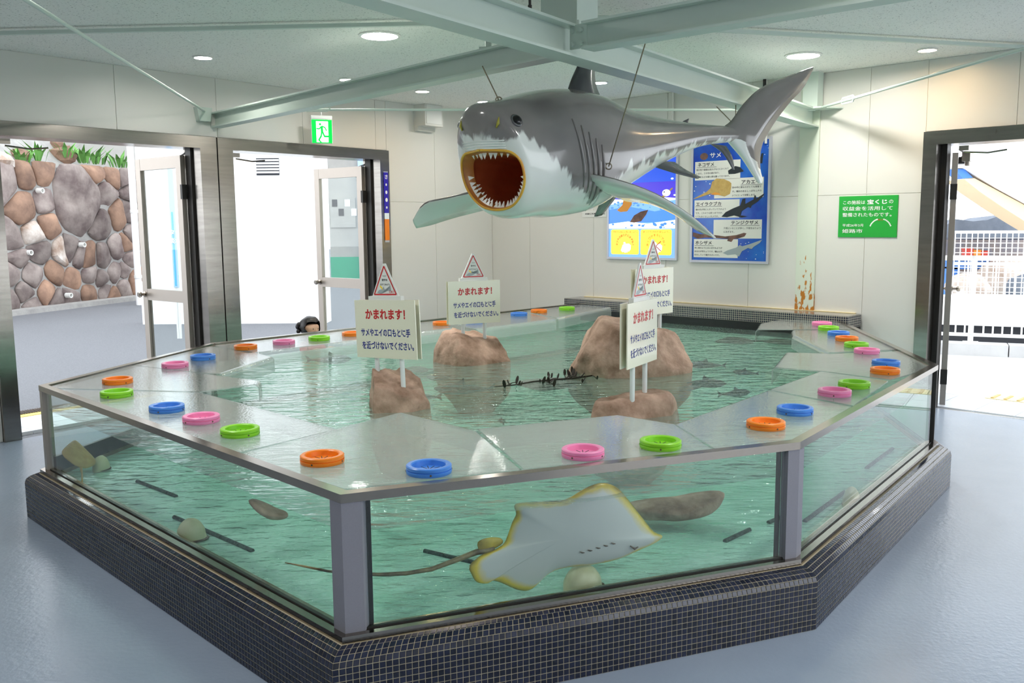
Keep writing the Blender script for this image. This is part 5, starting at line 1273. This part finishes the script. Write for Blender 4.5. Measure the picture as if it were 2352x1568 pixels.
# green sign
a, _ = tW2(1927, 500); b, _ = tW2(2062, 500); z1_, z0_ = 1.702, 1.367
S = Sheet('lottery_sign', 'bright green sign with white lettering right of the rusty column', a, b, z0_, z1_, 0, 'sign'); S.e = .008; S.back('green_sign')
gx = lambda x: (x-1715)/402
gy = lambda y: (y-510)/290
S.text([('この施設は', gx(1745), gy(568), 153/402, .095, .008), ('宝くじ', gx(1912), gy(570), 135/402, .115, .035), ('の', gx(2058), gy(566), 28/402, .085, .008), ('収益金を活用して', gx(1743), gy(612), 342/402, .10, .008), ('整備されたものです。', gx(1743), gy(656), 335/402, .10, .008), ('平成26年3月', gx(1745), gy(726), 145/402, .07, .006), ('姫路市', gx(1745), gy(770), 142/402, .095, .008)], 'text_white')
mb = MB(); ac = S.P(gx(2007), gy(748), S.e+.0016)
for a in list(np.linspace(158, 108, 9))+list(np.linspace(72, 22, 7)):
    q = ac+u2*.088*math.cos(math.radians(a))+UP*.088*math.sin(math.radians(a)); mb.poly([q+u2*.006*math.cos(b)+UP*.006*math.sin(b) for b in np.linspace(0, 2*math.pi, 9)[:-1]])
mb.build('arc_marks', 'text_white', S.root, recalc=False)
mb = MB(); put_text(mb, '宝くじ', S.P(gx(1990), gy(684), S.e+.0016), u2, UP, width=.040, bold=.03); mb.build('arc_lettering', 'print_red', S.root, recalc=False)

# ================================================================== OUTSIDE, LEFT DOORS
mb = MB(); mb.prism([V3(p, -.30) for p in ((-60, -10), (10, -10), (10, 60), (-60, 60))], (0, 0, .27)); g = mb.build('asphalt_ground', 'asphalt'); tag(g, 'pale grey asphalt yard outside the left doors', 'ground', kind='structure')
# entrance strip: grating, yellow line, tiles
t = thing('threshold_strip', 'tiled threshold with drain grating outside the stone wall doorway', 'paving', W1(4.5, 0, -.5))
for k in range(9):
    for j in range(3):
        mb = MB(); bar(mb, W1, 3.75+.19*k+.003, 3.94+.19*k-.003, -.03, -.004, -.235-.19*j, -.42-.19*j+.003); mb.build('tile', 'paver', t)
mb = MB(); bar(mb, W1, 3.7, 5.5, -.03, -.002, -.81, -.90); mb.build('yellow_strip', 'yellow_line', t)
for k in range(90):
    mb = MB() if k == 0 else mb; bar(mb, W1, 3.7+.02*k, 3.711+.02*k, -.03, -.002, -.92, -1.08)
gr = mb.build('drain_grating', 'steel', t); gr['kind'] = 'stuff'
# stone retaining wall
sa, sb2 = atz(-120, 735, 0), atz(318, 682, 0); sa[2] = sb2[2] = -.03
sd = unit(sb2-sa); sn = np.array([sd[1], -sd[0], 0]); Lw = np.linalg.norm(sb2-sa); Hs = 2.78
rw = thing('retaining_wall', 'retaining wall of large irregular brown and grey stones outside the left door', 'wall', sa)
mb = MB(); mb.obox(sa-sd*2, sd*(Lw+2.3), UP*(Hs-.1), -sn*.8); mb.build('mortar_bed', 'mortar', rw)
def w3(x, y):
    p = onpl(x, y, sa, sn); return (p-sa)@sd, p[2]
seeds = [(-60, 380), (-70, 470), (-60, 560), (-70, 650), (-30, 700), (10, 405), (58, 400), (92, 390), (175, 415), (190, 490), (170, 450), (218, 390), (255, 395), (285, 400), (58, 470), (95, 460), (20, 560), (105, 512), (82, 535), (90, 570), (140, 580), (160, 575), (240, 440), (232, 510), (270, 490), (295, 480), (298, 440), (28, 588), (18, 615), (75, 635), (125, 620), (60, 672), (105, 665), (165, 640), (200, 590), (205, 630), (178, 585), (240, 590), (232, 640), (265, 570), (290, 560), (262, 620), (285, 620), (295, 590), (205, 668), (240, 662), (285, 655), (20, 700), (70, 698), (130, 690), (160, 680), (255, 680), (302, 540), (305, 640)]
sd2 = [np.array(w3(*q)) for q in seeds]
big_ids = {8: .9, 9: .9, 10: .9}
def clip(poly, p, nrm):
    out = []
    for i in range(len(poly)):
        a, b = poly[i], poly[(i+1) % len(poly)]; da, db = (a-p)@nrm, (b-p)@nrm
        if da <= 0: out.append(a)
        if da*db < 0: out.append(a+(b-a)*da/(da-db))
    return out
merged = {10: 8, 9: 8}
for i, s in enumerate(sd2):
    if i in merged: continue
    cells = [j for j in range(len(sd2)) if j == i or merged.get(j) == i]
    cell = [np.array(q, float) for q in ((-2, .02), (Lw+.2, .02), (Lw+.2, Hs), (-2, Hs))]
    s0 = sum(sd2[j] for j in cells)/len(cells); wgt = 1.0 if len(cells) == 1 else 1.55
    for j, q in enumerate(sd2):
        if j in cells: continue
        d = q-s0; f = .5 if len(cells) == 1 else .70
        if len(cells) == 1 and j in (8, 9, 10): q = (sd2[8]+sd2[9]+sd2[10])/3; d = q-s0; f = .30
        cell = clip(cell, s0+d*f, d)
        if len(cell) < 3: break
    if len(cell) < 3: continue
    c = sum(cell)/len(cell)
    pts = []
    for k in range(len(cell)):
        a, b = cell[k], cell[(k+1) % len(cell)]; n_ = max(1, int(np.linalg.norm(b-a)/.10))
        for j in range(n_): pts.append(a+(b-a)*j/n_)
    # round and roughen the outline
    f = fnoise(200+i); m = len(pts)
    pts = [(pts[k-1]+pts[k]*3+pts[(k+1) % m])/5 for k in range(m)]
    pts = [c+(p-c)*(.975+.03*f((p[0]*5, p[1]*5, 0))) for p in pts]
    rad = min(np.linalg.norm(p-c) for p in pts); T = min(.17, .06+.16*rad)
    mb = MB(); tilt = (random.uniform(-.08, .08), random.uniform(-.08, .08))
    mb.pillow(pts, lambda u, v, h: sa+sd*u+UP*v+sn*(h*1.25 if h > 0 else h)+sn*(min(h, T*.55)*0+.045*f((u*3.1, v*3.1, 1))*min(1, h/.05 if h > 0 else 0)+(tilt[0]*(u-c[0])+tilt[1]*(v-c[1]))), T, .05, levels=(1, .985, .94, .8, .5), center=c)
    mt = 'stone' if random.random() < .58 else ('stone_brown' if random.random() < .75 else 'stone_white')
    if i in (20, 18): mt = 'stone_white'
    if i in (8,): mt = 'stone'
    if i in (6, 14, 12): mt = 'stone_brown'
    mb.build('stone', mt, rw, True, 35)
for k, (x, y) in enumerate(((60, 580), (152, 678), (86, 438), (183, 562))):
    p = onpl(x, y, sa+sn*.06, sn); mb = MB(); mb.lathe([(.05, 0), (.05, .12), (.036, .12), (.036, .02), (.001, .02)], p, 14, ax=sn); mb.build('weep_pipe', 'white_plastic', rw, True, 40)
mb = MB(); mb.obox(sa-sd*2+sn*.0, sd*(Lw+2.3), UP*.09, sn*.35); mb.build('gutter_kerb', 'mortar', rw)
# bank above the wall
bank = thing('stone_bank', 'sloping bank of pale stones above the retaining wall', 'bank', sa+UP*Hs)
mb = MB(); mb.prism([sa-sd*2+UP*(Hs-.1)-sn*.15, sa+sd*(Lw*.70)+UP*(Hs-.1)-sn*.15, sa+sd*(Lw*.70)+UP*(Hs+2.4)-sn*2.2, sa-sd*2+UP*(Hs+2.4)-sn*2.2], -sn*.5); mb.build('earth', 'mortar', bank)
for k in range(34):
    u = random.uniform(-1, Lw*.72); v = random.uniform(0, 1.8); c = sa+sd*u+UP*(Hs-.1+v)-sn*(.15+v*.85); r = random.uniform(.16, .34); f = fnoise(400+k)
    bm = bmesh.new(); bmesh.ops.create_icosphere(bm, subdivisions=2, radius=1)
    for vv in bm.verts: q = np.array(vv.co); vv.co = tuple(c+q*np.array([1.25, 1, .8])*r*(1+.25*f(q, 1.4)))
    me = bpy.data.meshes.new('stone'); bm.to_mesh(me); bm.free(); me.materials.append(MATS[random.choice(('stone', 'stone_brown', 'stone_white', 'stone_white'))]); link('stone', me, bank)
mb = MB(); p0 = sa+sd*(Lw*.70+.25)+UP*(Hs-.1)-sn*.85; mb.obox(p0, sd*4.2, UP*3.2, -sn*.3); o = mb.build('concrete_wall', 'grey_wall'); tag(o, 'plain grey concrete wall above the weeds', 'wall')
for (x, y, n_, lab) in ((45, 372, 16, 'weeds beside the door closer on the stone wall'), (85, 362, 12, 'low weeds in the gap of the pale stones'), (150, 352, 12, 'bushy weed on the bank above the large stone'), (190, 365, 16, 'tall feathery weed at the wall top'), (215, 368, 14, 'bright green weeds by the grey concrete wall'), (275, 376, 18, 'weeds at the wall end beside the downpipe')):
    c = onpl(x, y, sa-sn*.12, sn); t = thing('weed_clump', lab, 'weed', c)
    for k in range(n_):
        a, h = random.uniform(0, 6.28), random.uniform(.22, .50); d = np.array([math.cos(a), math.sin(a), 0]); b0 = c+d*random.uniform(0, .22)-UP*.08; q = [b0, b0+UP*h*.5+d*h*.16, b0+UP*h*.8+d*h*.5]; w = np.cross(d, UP)*random.uniform(.03, .06)
        mb = MB(); mb.add([q[0]-w*.3, q[0]+w*.3, q[1]-w, q[1]+w, q[2], q[1]+UP*.008], [(0, 1, 3, 5, 2), (2, 5, 4), (5, 3, 4)]); mb.build('leaf', 'leaf', t)
# white building across the yard
b0, b1 = atz(334, 744, -.03), atz(752, 741, -.03); bd = unit(V3(b1)-V3(b0)); bn = np.array([bd[1], -bd[0], 0])
wb_ = thing('white_building', 'overexposed white building wall with a louvre across the yard', 'building', b0)
mb = MB(); mb.obox(b0+UP*.0, bd*np.linalg.norm(b1-b0), UP*4.2, -bn*.3); mb.build('wall', 'ext_white', wb_)
zp = onpl(600, 640, b0, bn)[2]
mb = MB(); mb.obox(b0+bn*.0-bd*.02, bd*(np.linalg.norm(b1-b0)+.02), UP*zp, bn*.05); mb.build('plinth', 'ext_white', wb_)
lv0, lv1 = onpl(588, 361, b0, bn), onpl(642, 402, b0, bn); wid = (lv1-lv0)@bd
mb = MB(); mb.obox(lv0+UP*0-bn*.02+bn*.02, bd*wid, UP*(lv1[2]-lv0[2]), bn*.012); lou = mb.build('louvre', 'dark_recess', wb_)
for k in range(6):
    z = lv1[2]+(lv0[2]-lv1[2])*(k+.62)/6; h = (lv0[2]-lv1[2])/6*.62
    mb = MB(); a = V3(lv0, z); mb.obox(a+bn*.014, bd*wid, UP*h, bn*.02); mb.build('slat', 'ext_white', lou)
# downpipe
dp = atz(321, 700, -.03); dtop = aty(308, 330, dp[1]); t = thing('downpipe', 'white vertical downpipe at the end of the stone wall', 'pipe', dp)
mb = MB(); mb.tube([V3(dp, -.03), V3(dp, 4.3)], .065, 14); mb.build('pipe', 'ext_white', t, True, 50)
for y in (485, 635):
    mb = MB(); z = aty(318, y, dp[1])[2]; mb.lathe([(.075, -.03), (.075, .03)], V3(dp, z), 14); mb.build('collar', 'white_plastic', t, True, 50)
mb = MB(); mb.obox(V3(dp, 0)+np.array([.15, .35, 0]), np.array([.22, 0, 0]), (0, 0, 4.2), np.array([0, .3, 0])); tag(mb.build('wall_edge', 'grey_wall'), 'narrow grey wall strip behind the downpipe', 'wall')
# blue banner board seen through the first leaf
a, b = aty(384, 388, 12.4), aty(410, 660, 12.4); t = thing('banner_board', 'sky blue upright banner seen through the open door glass', 'banner', V3(a, -.03))
mb = MB(); mb.obox(V3(a, b[2]), np.array([b[0]-a[0], 0, 0]), UP*(a[2]-b[2]), (0, .04, 0)); mb.build('panel', 'pale_blue', t)
m_ = aty(397, 490, 12.4)
mb = MB(); mb.obox(V3(a, b[2]+.02)+np.array([.02, -.006, 0]), np.array([b[0]-a[0]-.04, 0, 0]), UP*(m_[2]-b[2]), (0, .005, 0)); mb.build('blue_field', 'sky_banner', t)
mb = MB()
for k, ch in enumerate(('タッ', '淡水')): put_text(mb, ch, aty(389, 540+19*k, 12.38), _r0, UP, height=.075, bold=.02)
mb.build('lettering', 'text_white', t)
for s_ in (.03, b[0]-a[0]-.06):
    mb = MB(); mb.obox(V3(a, -.03)+np.array([s_, .01, 0]), np.array([.03, 0, 0]), UP*(b[2]+.05), (0, .03, 0)); mb.build('leg', 'white_paint', t)
# grey wall with notice board seen through the second leaf
Yg = 26.0; a, b = aty(752, 380, Yg), aty(850, 600, Yg); a = V3(a, -.03); t = thing('notice_wall', 'grey wall with notice board and green base beyond the second door leaf', 'wall', a)
mb = MB(); mb.obox(a, np.array([b[0]-a[0]+4.2, 0, 0]), UP*6.2, (0, .3, 0)); mb.build('wall', 'grey_wall', t)
z_ = aty(780, 590, Yg)[2]; mb = MB(); mb.obox(a+np.array([0, -.03, 0]), np.array([b[0]-a[0]+4.2, 0, 0]), UP*(z_+.03), (0, .03, 0)); mb.build('green_skirting', 'green_base', t)
p0, p1 = aty(758, 455, Yg), aty(818, 522, Yg); mb = MB(); mb.obox(V3(p0, p1[2])+np.array([0, -.04, 0]), np.array([p1[0]-p0[0], 0, 0]), UP*(p0[2]-p1[2]), (0, .04, 0)); nb = mb.build('notice_board', 'grey_wall', t)
for k in range(4):
    mb = MB(); q = V3(p0, p0[2])+np.array([.06+.18*k, -.05, -.24-.26*(k % 2)]); mb.obox(q, np.array([.15, 0, 0]), UP*.20, (0, .004, 0)); mb.build('paper', random.choice(('poster_pale', 'print_grey', 'text_black')), nb)
p0 = aty(828, 500, Yg); mb = MB(); mb.obox(V3(p0, -.03)+np.array([0, -.2, 0]), np.array([.30, 0, 0]), UP*6.2, (0, .17, 0)); mb.build('blue_pillar', 'pale_blue', t)

# ================================================================== OUTSIDE, RIGHT DOOR
ap = [COR-n2*.2+u2*(-1), COR+u2*14-n2*.2, COR+u2*14-n2*9, COR-u2-n2*9]
mb = MB(); mb.prism([V3(p, -.2) for p in ap], (0, 0, .185)); o = mb.build('concrete_apron', 'concrete'); tag(o, 'pale concrete terrace outside the right doorway', 'ground', kind='structure')
t = thing('terrace_paving', 'row of pale square paving slabs outside the right doorway', 'paving', W2(5.5, 0, -.4))
for k in range(9):
    for j in range(2):
        mb = MB(); bar(mb, W2, 4.55+.30*k+.004, 4.85+.30*k-.004, -.02, -.003, -.24-.30*j, -.54-.30*j+.004); mb.build('slab', 'paver', t)
t = thing('tactile_strip', 'cream tactile guiding strip on the terrace', 'paving', W2(5.6, 0, -.95))
for k in range(3):
    mb = MB(); bar(mb, W2, 5.05+.45*k, 5.49+.45*k, -.02, -.002, -.86, -1.10); pl = mb.build('plate', 'tactile', t)
    for j in range(4):
        mb = MB(); bar(mb, W2, 5.09+.45*k+.1*j, 5.115+.45*k+.1*j, -.002, .004, -.88, -1.08); mb.build('ridge', 'print_tan', pl)
ka, kb = atz(2090, 810, -.015), atz(2352, 822, -.015); kd = unit(kb-ka); kn = np.array([-kd[1], kd[0], 0]); kb = ka+kd*3.2; ka = ka-kd*.6
kt = thing('terrace_kerb', 'low grey concrete kerb under the white railing', 'kerb', ka)
for k in range(5):
    mb = MB(); mb.obox(ka+kd*(.8*k+.006), kd*.788, UP*.13, kn*.25); mb.build('kerb_block', 'concrete', kt)
# railing
rl = thing('white_railing', 'white steel railing with upright bars on the terrace kerb', 'railing', ka+kn*.12)
r0 = ka+kn*.12; Y_ = r0
def rz(y, x=2250): return onpl(x, y, r0, kn)[2]
zt_, zb2, zb1 = rz(587), rz(766), rz(750)
for nm, z, h in (('top_rail', zt_, .055), ('bottom_rail', zb2, .035)):
    mb = MB(); mb.obox(V3(r0, z-h), kd*4, UP*h, kn*.045); mb.build(nm, 'white_paint', rl)
pp = (onpl(2234, 700, r0, kn)-r0)@kd
for k in (-1, 0, 1, 2):
    s_ = pp+k*1.05
    if s_ < 0 or s_ > 4: continue
    mb = MB(); mb.obox(V3(r0, .115)+kd*(s_-.03), kd*.055, UP*(zt_-.115), kn*.055); mb.build('post', 'white_paint', rl); mb = MB(); mb.cbox(V3(r0, .122)+kd*s_, .16, .14, .014, kd, kn); mb.build('base_plate', 'white_paint', rl)
dx = ((onpl(2316, 700, r0, kn)-onpl(2272, 700, r0, kn))@kd)/2.0
for k in range(-12, 40):
    s_ = pp+.02+k*dx
    if 0 < s_ < 4 and abs((s_-pp) % 1.05) > .04: mb = MB(); mb.obox(V3(r0, zb2)+kd*s_+kn*.01, kd*.018, UP*(zt_-zb2-.03), kn*.018); mb.build('baluster', 'white_paint', rl)
# white trough wall and dark gap behind
yb = r0+kn*.55; mb = MB(); z0_, z1_ = onpl(2250, 748, yb, kn)[2], onpl(2250, 682, yb, kn)[2]
mb.obox(V3(yb, z0_)-kd*1, kd*6, UP*(z1_-z0_), kn*.3); tag(mb.build('trough_wall', 'white_paint'), 'smooth white wall panel behind the railing', 'wall')
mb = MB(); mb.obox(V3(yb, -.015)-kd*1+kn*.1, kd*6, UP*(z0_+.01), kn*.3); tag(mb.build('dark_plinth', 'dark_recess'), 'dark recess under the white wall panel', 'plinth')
mb = MB(); p0 = V3(r0, .09)+kd*.5+kn*.3; mb.tube([p0, p0+kd*.15+UP*.02, p0+kd*.3, p0+kd*.4+UP*.05], .03, 10); tag(mb.build('hose', 'tarp', None, True), 'grey hose lying behind the railing foot', 'hose')
# wire cage fence
cf = r0+kn*1.3; z0_, z1_ = onpl(2270, 682, cf, kn)[2], onpl(2270, 536, cf, kn)[2]; c0 = (onpl(2190, 600, cf, kn)-cf)@kd; c1 = (onpl(2352, 600, cf, kn)-cf)@kd+1.0
t = thing('cage_fence', 'white wire mesh fence of an enclosure beyond the railing', 'fence', V3(cf, z0_)+kd*c0)
for z in (z0_, (z0_+z1_)/2, z1_):
    mb = MB(); mb.obox(V3(cf, z)+kd*c0, kd*(c1-c0), UP*.035, kn*.035); mb.build('rail', 'white_paint', t)
nb_ = int((c1-c0)/.062)
for k in range(nb_+1):
    mb = MB(); mb.obox(V3(cf, z0_)+kd*(c0+(c1-c0)*k/nb_), kd*.012, UP*(z1_-z0_), kn*.012); mb.build('upright_wire', 'white_paint', t)
for k in range(1, 13):
    mb = MB(); mb.obox(V3(cf, z0_+(z1_-z0_)*k/13)+kd*c0, kd*(c1-c0), UP*.008, kn*.010); mb.build('cross_wire', 'white_paint', t)
# things in the enclosure
def lump(name, x, y, Y, rx, rz_, mat, lab, cat, seed):
    c = aty(x, y, Y); f = fnoise(seed); bm = bmesh.new(); bmesh.ops.create_icosphere(bm, subdivisions=3, radius=1)
    for v in bm.verts: q = np.array(v.co); v.co = tuple(c+q*np.array([rx, rx*.7, rz_])*(1+.2*f(q, 1.5)))
    me = bpy.data.meshes.new(name); bm.to_mesh(me); bm.free(); me.materials.append(MATS[mat]); o = link(name, me); tag(o, lab, cat); return o
lump('boulder', 2320, 650, 13.2, .5, .33, 'stone_white', 'pale boulder behind the mesh fence', 'rock', 1); lump('boulder', 2222, 664, 12.6, .30, .22, 'stone_white', 'smaller pale boulder behind the mesh fence', 'rock', 2); lump('boulder', 2340, 668, 12.6, .2, .2, 'tarp', 'dark rounded stone behind the mesh fence', 'rock', 3)
for k, (x, y, m, lab) in enumerate(((2222, 575, 'print_red', 'red crate on the enclosure shelf'), (2240, 578, 'text_orange', 'orange crate on the enclosure shelf'), (2258, 580, 'print_red', 'dark red crate beside the orange crate'))):
    c = aty(x, y, 13.4); t = thing('crate', lab, 'crate', c-UP*.06)
    mb = MB(); mb.cbox(c, .11, .12, .02); mb.cbox(c-UP*.05, .11, .12, .08); mb.build('box', m, t); mb = MB(); mb.cbox(c+UP*.02, .12, .13, .02); mb.build('lid', m, t)
a, b = aty(2190, 612, 13.5), aty(2480, 596, 13.5); mb = MB(); mb.obox(V3(a, a[2]-.04), np.array([b[0]-a[0], 0, 0]), UP*.12, (0, .4, 0)); mb.obox(V3(a, -.015), np.array([.1, 0, 0]), UP*a[2], (0, .3, 0)); mb.obox(V3(b, -.015), np.array([-.1, 0, 0]), UP*a[2], (0, .3, 0)); tag(mb.build('blue_shelf', 'canopy_blue'), 'blue edged shelf inside the enclosure', 'shelf')
a, b = aty(2170, 540, 14.2), aty(2500, 540, 14.2); mb = MB(); mb.obox(V3(a, -.015), np.array([b[0]-a[0], 0, 0]), UP*(a[2]+.2), (0, .3, 0)); tag(mb.build('enclosure_wall', 'umber'), 'tan back wall of the enclosure', 'wall')
# tarpaulin roof with peaks
pk = [(2168, 520), (2195, 503), (2235, 508), (2268, 505), (2305, 492), (2318, 497), (2330, 492), (2380, 512), (2480, 520), (2480, 545), (2168, 545)]
P = [aty(x, y, 13.0) for x, y in pk]; mb = MB(); mb.prism(P, (0, 1.0, -.05)); tag(mb.build('tarpaulin', 'tarp'), 'grey net tarpaulin draped above the mesh fence', 'tarpaulin')
# big sloping canopy
t = thing('canopy', 'large white canopy with blue tip and tan underside above the terrace', 'canopy', aty(2352, 480, 11.6))
P = [aty(x, y, 11.6) for x, y in ((2190, 388), (2215, 388), (2235, 408), (2212, 410))]; mb = MB(); mb.prism(P, (0, .25, 0)); mb.build('blue_tip', 'canopy_blue', t)
P = [aty(x, y, 11.6) for x, y in ((2214, 411), (2238, 409), (2290, 437), (2352, 470), (2440, 520), (2440, 560), (2352, 507), (2300, 474), (2250, 440))]; mb = MB(); mb.prism(P, (0, .5, 0)); mb.build('underside', 'canopy_tan', t)
P = [aty(x, y, 11.55) for x, y in ((2188, 386), (2214, 386), (2290, 432), (2352, 466), (2440, 516), (2440, 300), (2215, 300))]; mb = MB(); mb.prism(P, (0, .9, .1)); mb.build('sheet', 'ext_white', t)
mb = MB(); q = aty(2440, 540, 11.8); mb.tube([V3(q, -.015), V3(q, q[2]+.1)], .06, 10); mb.build('mast', 'white_paint', t, True)
# camera box on the door frame
p = w2(2193, 356)-n2*.3; mb = MB(); mb.cbox(p, .06, .09, .07, u2, n2); mb.lathe([(.02, 0), (.02, .03), (.012, .035)], p-UP*.035, 12, ax=(0, 0, -1)); tag(mb.build('wall_sensor', 'aluminium'), 'small metal sensor box inside the right doorway', 'sensor')

# ================================================================== THE CHILD BEHIND THE POOL
hc = aty(712, 752, 7.28)                                     # centre of the head
HT = .965; base = V3(hc, 0)
fwd = unit((.75, -.55, 0)); lft = np.cross(UP, fwd)
CS = (hc[2]+.008)/.872
def bp_(f, l, z): return base+(fwd*f+lft*l+UP*z)*CS
J_ = {'pelvis': (bp_(0, 0, .44), .085), 'belly': (bp_(.01, 0, .54), .08), 'chest': (bp_(.0, 0, .65), .085), 'neck': (bp_(.0, 0, .735), .038), 'head0': (bp_(.01, 0, .80), .062), 'head1': (bp_(.012, 0, .86), .076), 'head2': (bp_(.005, 0, .905), .066)}
ed = [('pelvis', 'belly'), ('belly', 'chest'), ('chest', 'neck'), ('neck', 'head0'), ('head0', 'head1'), ('head1', 'head2')]
for s_, nm in ((1, 'l'), (-1, 'r')):
    J_.update({'hip'+nm: (bp_(0, .05*s_, .40), .062), 'knee'+nm: (bp_(.02, .055*s_, .22), .045), 'ank'+nm: (bp_(.0, .055*s_, .06), .032), 'toe'+nm: (bp_(.09, .06*s_, .035), .028),
               'sh'+nm: (bp_(0, .10*s_, .685), .040), 'elb'+nm: (bp_(.06, .14*s_, .60), .030), 'wri'+nm: (bp_(.17, .10*s_, .64), .022), 'palm'+nm: (bp_(.205, .095*s_, .655), .022)})
    ed += [('pelvis', 'hip'+nm), ('hip'+nm, 'knee'+nm), ('knee'+nm, 'ank'+nm), ('ank'+nm, 'toe'+nm), ('chest', 'sh'+nm), ('sh'+nm, 'elb'+nm), ('elb'+nm, 'wri'+nm), ('wri'+nm, 'palm'+nm)]
    for k, (o_, ln) in enumerate(((-.018, .035), (-.006, .042), (.006, .040), (.018, .032))):
        J_[f'f{k}a'+nm] = (bp_(.225, .095*s_+o_, .660), .0075); J_[f'f{k}b'+nm] = (bp_(.225+ln, .095*s_+o_*1.2, .655), .006); ed += [('palm'+nm, f'f{k}a'+nm), (f'f{k}a'+nm, f'f{k}b'+nm)]
    J_['tha'+nm] = (bp_(.20, .095*s_-.028*s_, .66), .008); J_['thb'+nm] = (bp_(.225, .095*s_-.042*s_, .66), .007); ed += [('palm'+nm, 'tha'+nm), ('tha'+nm, 'thb'+nm)]
names = list(J_); me = bpy.data.meshes.new('sk'); me.from_pydata([tuple(J_[n][0]) for n in names], [(names.index(a), names.index(b)) for a, b in ed], []); me.update()
ob = bpy.data.objects.new('sk', me); col.objects.link(ob); ob.modifiers.new('s', 'SKIN'); 
for i, n in enumerate(names): me.skin_vertices[0].data[i].radius = (J_[n][1], J_[n][1]); me.skin_vertices[0].data[i].use_root = (n == 'pelvis')
sm = ob.modifiers.new('d', 'SUBSURF'); sm.levels = 2; sm.render_levels = 2
dg = bpy.context.evaluated_depsgraph_get(); dg.update(); bme = bpy.data.meshes.new_from_object(ob.evaluated_get(dg)); bpy.data.objects.remove(ob)
child = thing('person', 'dark-haired small child standing behind the pool rim near the glass doors', 'person', base)
for m in ('skin', 'shirt', 'trousers', 'shoe'): bme.materials.append(MATS[m])
for p in bme.polygons:
    p.use_smooth = True; z = p.center.z/CS; q = (np.array(p.center)-base)/CS; f_ = q@fwd
    p.material_index = 3 if z < .075 else (2 if z < .47 else (1 if z < .715 and f_ < .13 else 0))
link('body', bme, child)
# hair cap, tied knot and face
def ball(c, r, sc=(1, 1, 1), seed=None, sub=3):
    bm = bmesh.new(); bmesh.ops.create_icosphere(bm, subdivisions=sub, radius=1); f = fnoise(seed or 1)
    for v in bm.verts:
        q = np.array(v.co); k = 1+(.05*f(q, 3) if seed else 0); v.co = tuple(c+(fwd*q[0]*sc[0]+lft*q[1]*sc[1]+UP*q[2]*sc[2])*r*k)
    return bm
def from_bm(bm, name, mat, par):
    me = bpy.data.meshes.new(name); bm.to_mesh(me); bm.free()
    for p in me.polygons: p.use_smooth = True
    me.materials.append(MATS[mat]); return link(name, me, par)
hd = bp_(.0, 0, .872)
bm = ball(hd, .088, (1.0, .98, .98), 5)
geom = [v for v in bm.verts if (np.array(v.co)-hd)@fwd > .048 and (np.array(v.co)-hd)[2] < .035]; bmesh.ops.delete(bm, geom=geom, context='VERTS'); from_bm(bm, 'hair', 'hair', child)
for c, r in ((hd-fwd*.07-lft*.05+UP*.0, .032), (hd-fwd*.055-lft*.075-UP*.035, .018), (hd-fwd*.05-lft*.07+UP*.02, .02)): from_bm(ball(c, r, seed=9, sub=2), 'hair_knot', 'hair', child)
for s_ in (-1, 1):
    from_bm(ball(bp_(.082, .028*s_, .855), .009, (.6, 1, .8), sub=2), 'eye', 'eye_black', child); from_bm(ball(bp_(.0, .078*s_, .85), .018, (.8, .4, 1.1), sub=2), 'ear', 'skin', child)
from_bm(ball(bp_(.09, 0, .835), .010, (1, .9, 1.2), sub=2), 'nose', 'skin', child); from_bm(ball(bp_(.078, 0, .808), .014, (.4, 1.2, .35), sub=2), 'mouth', 'text_red', child)
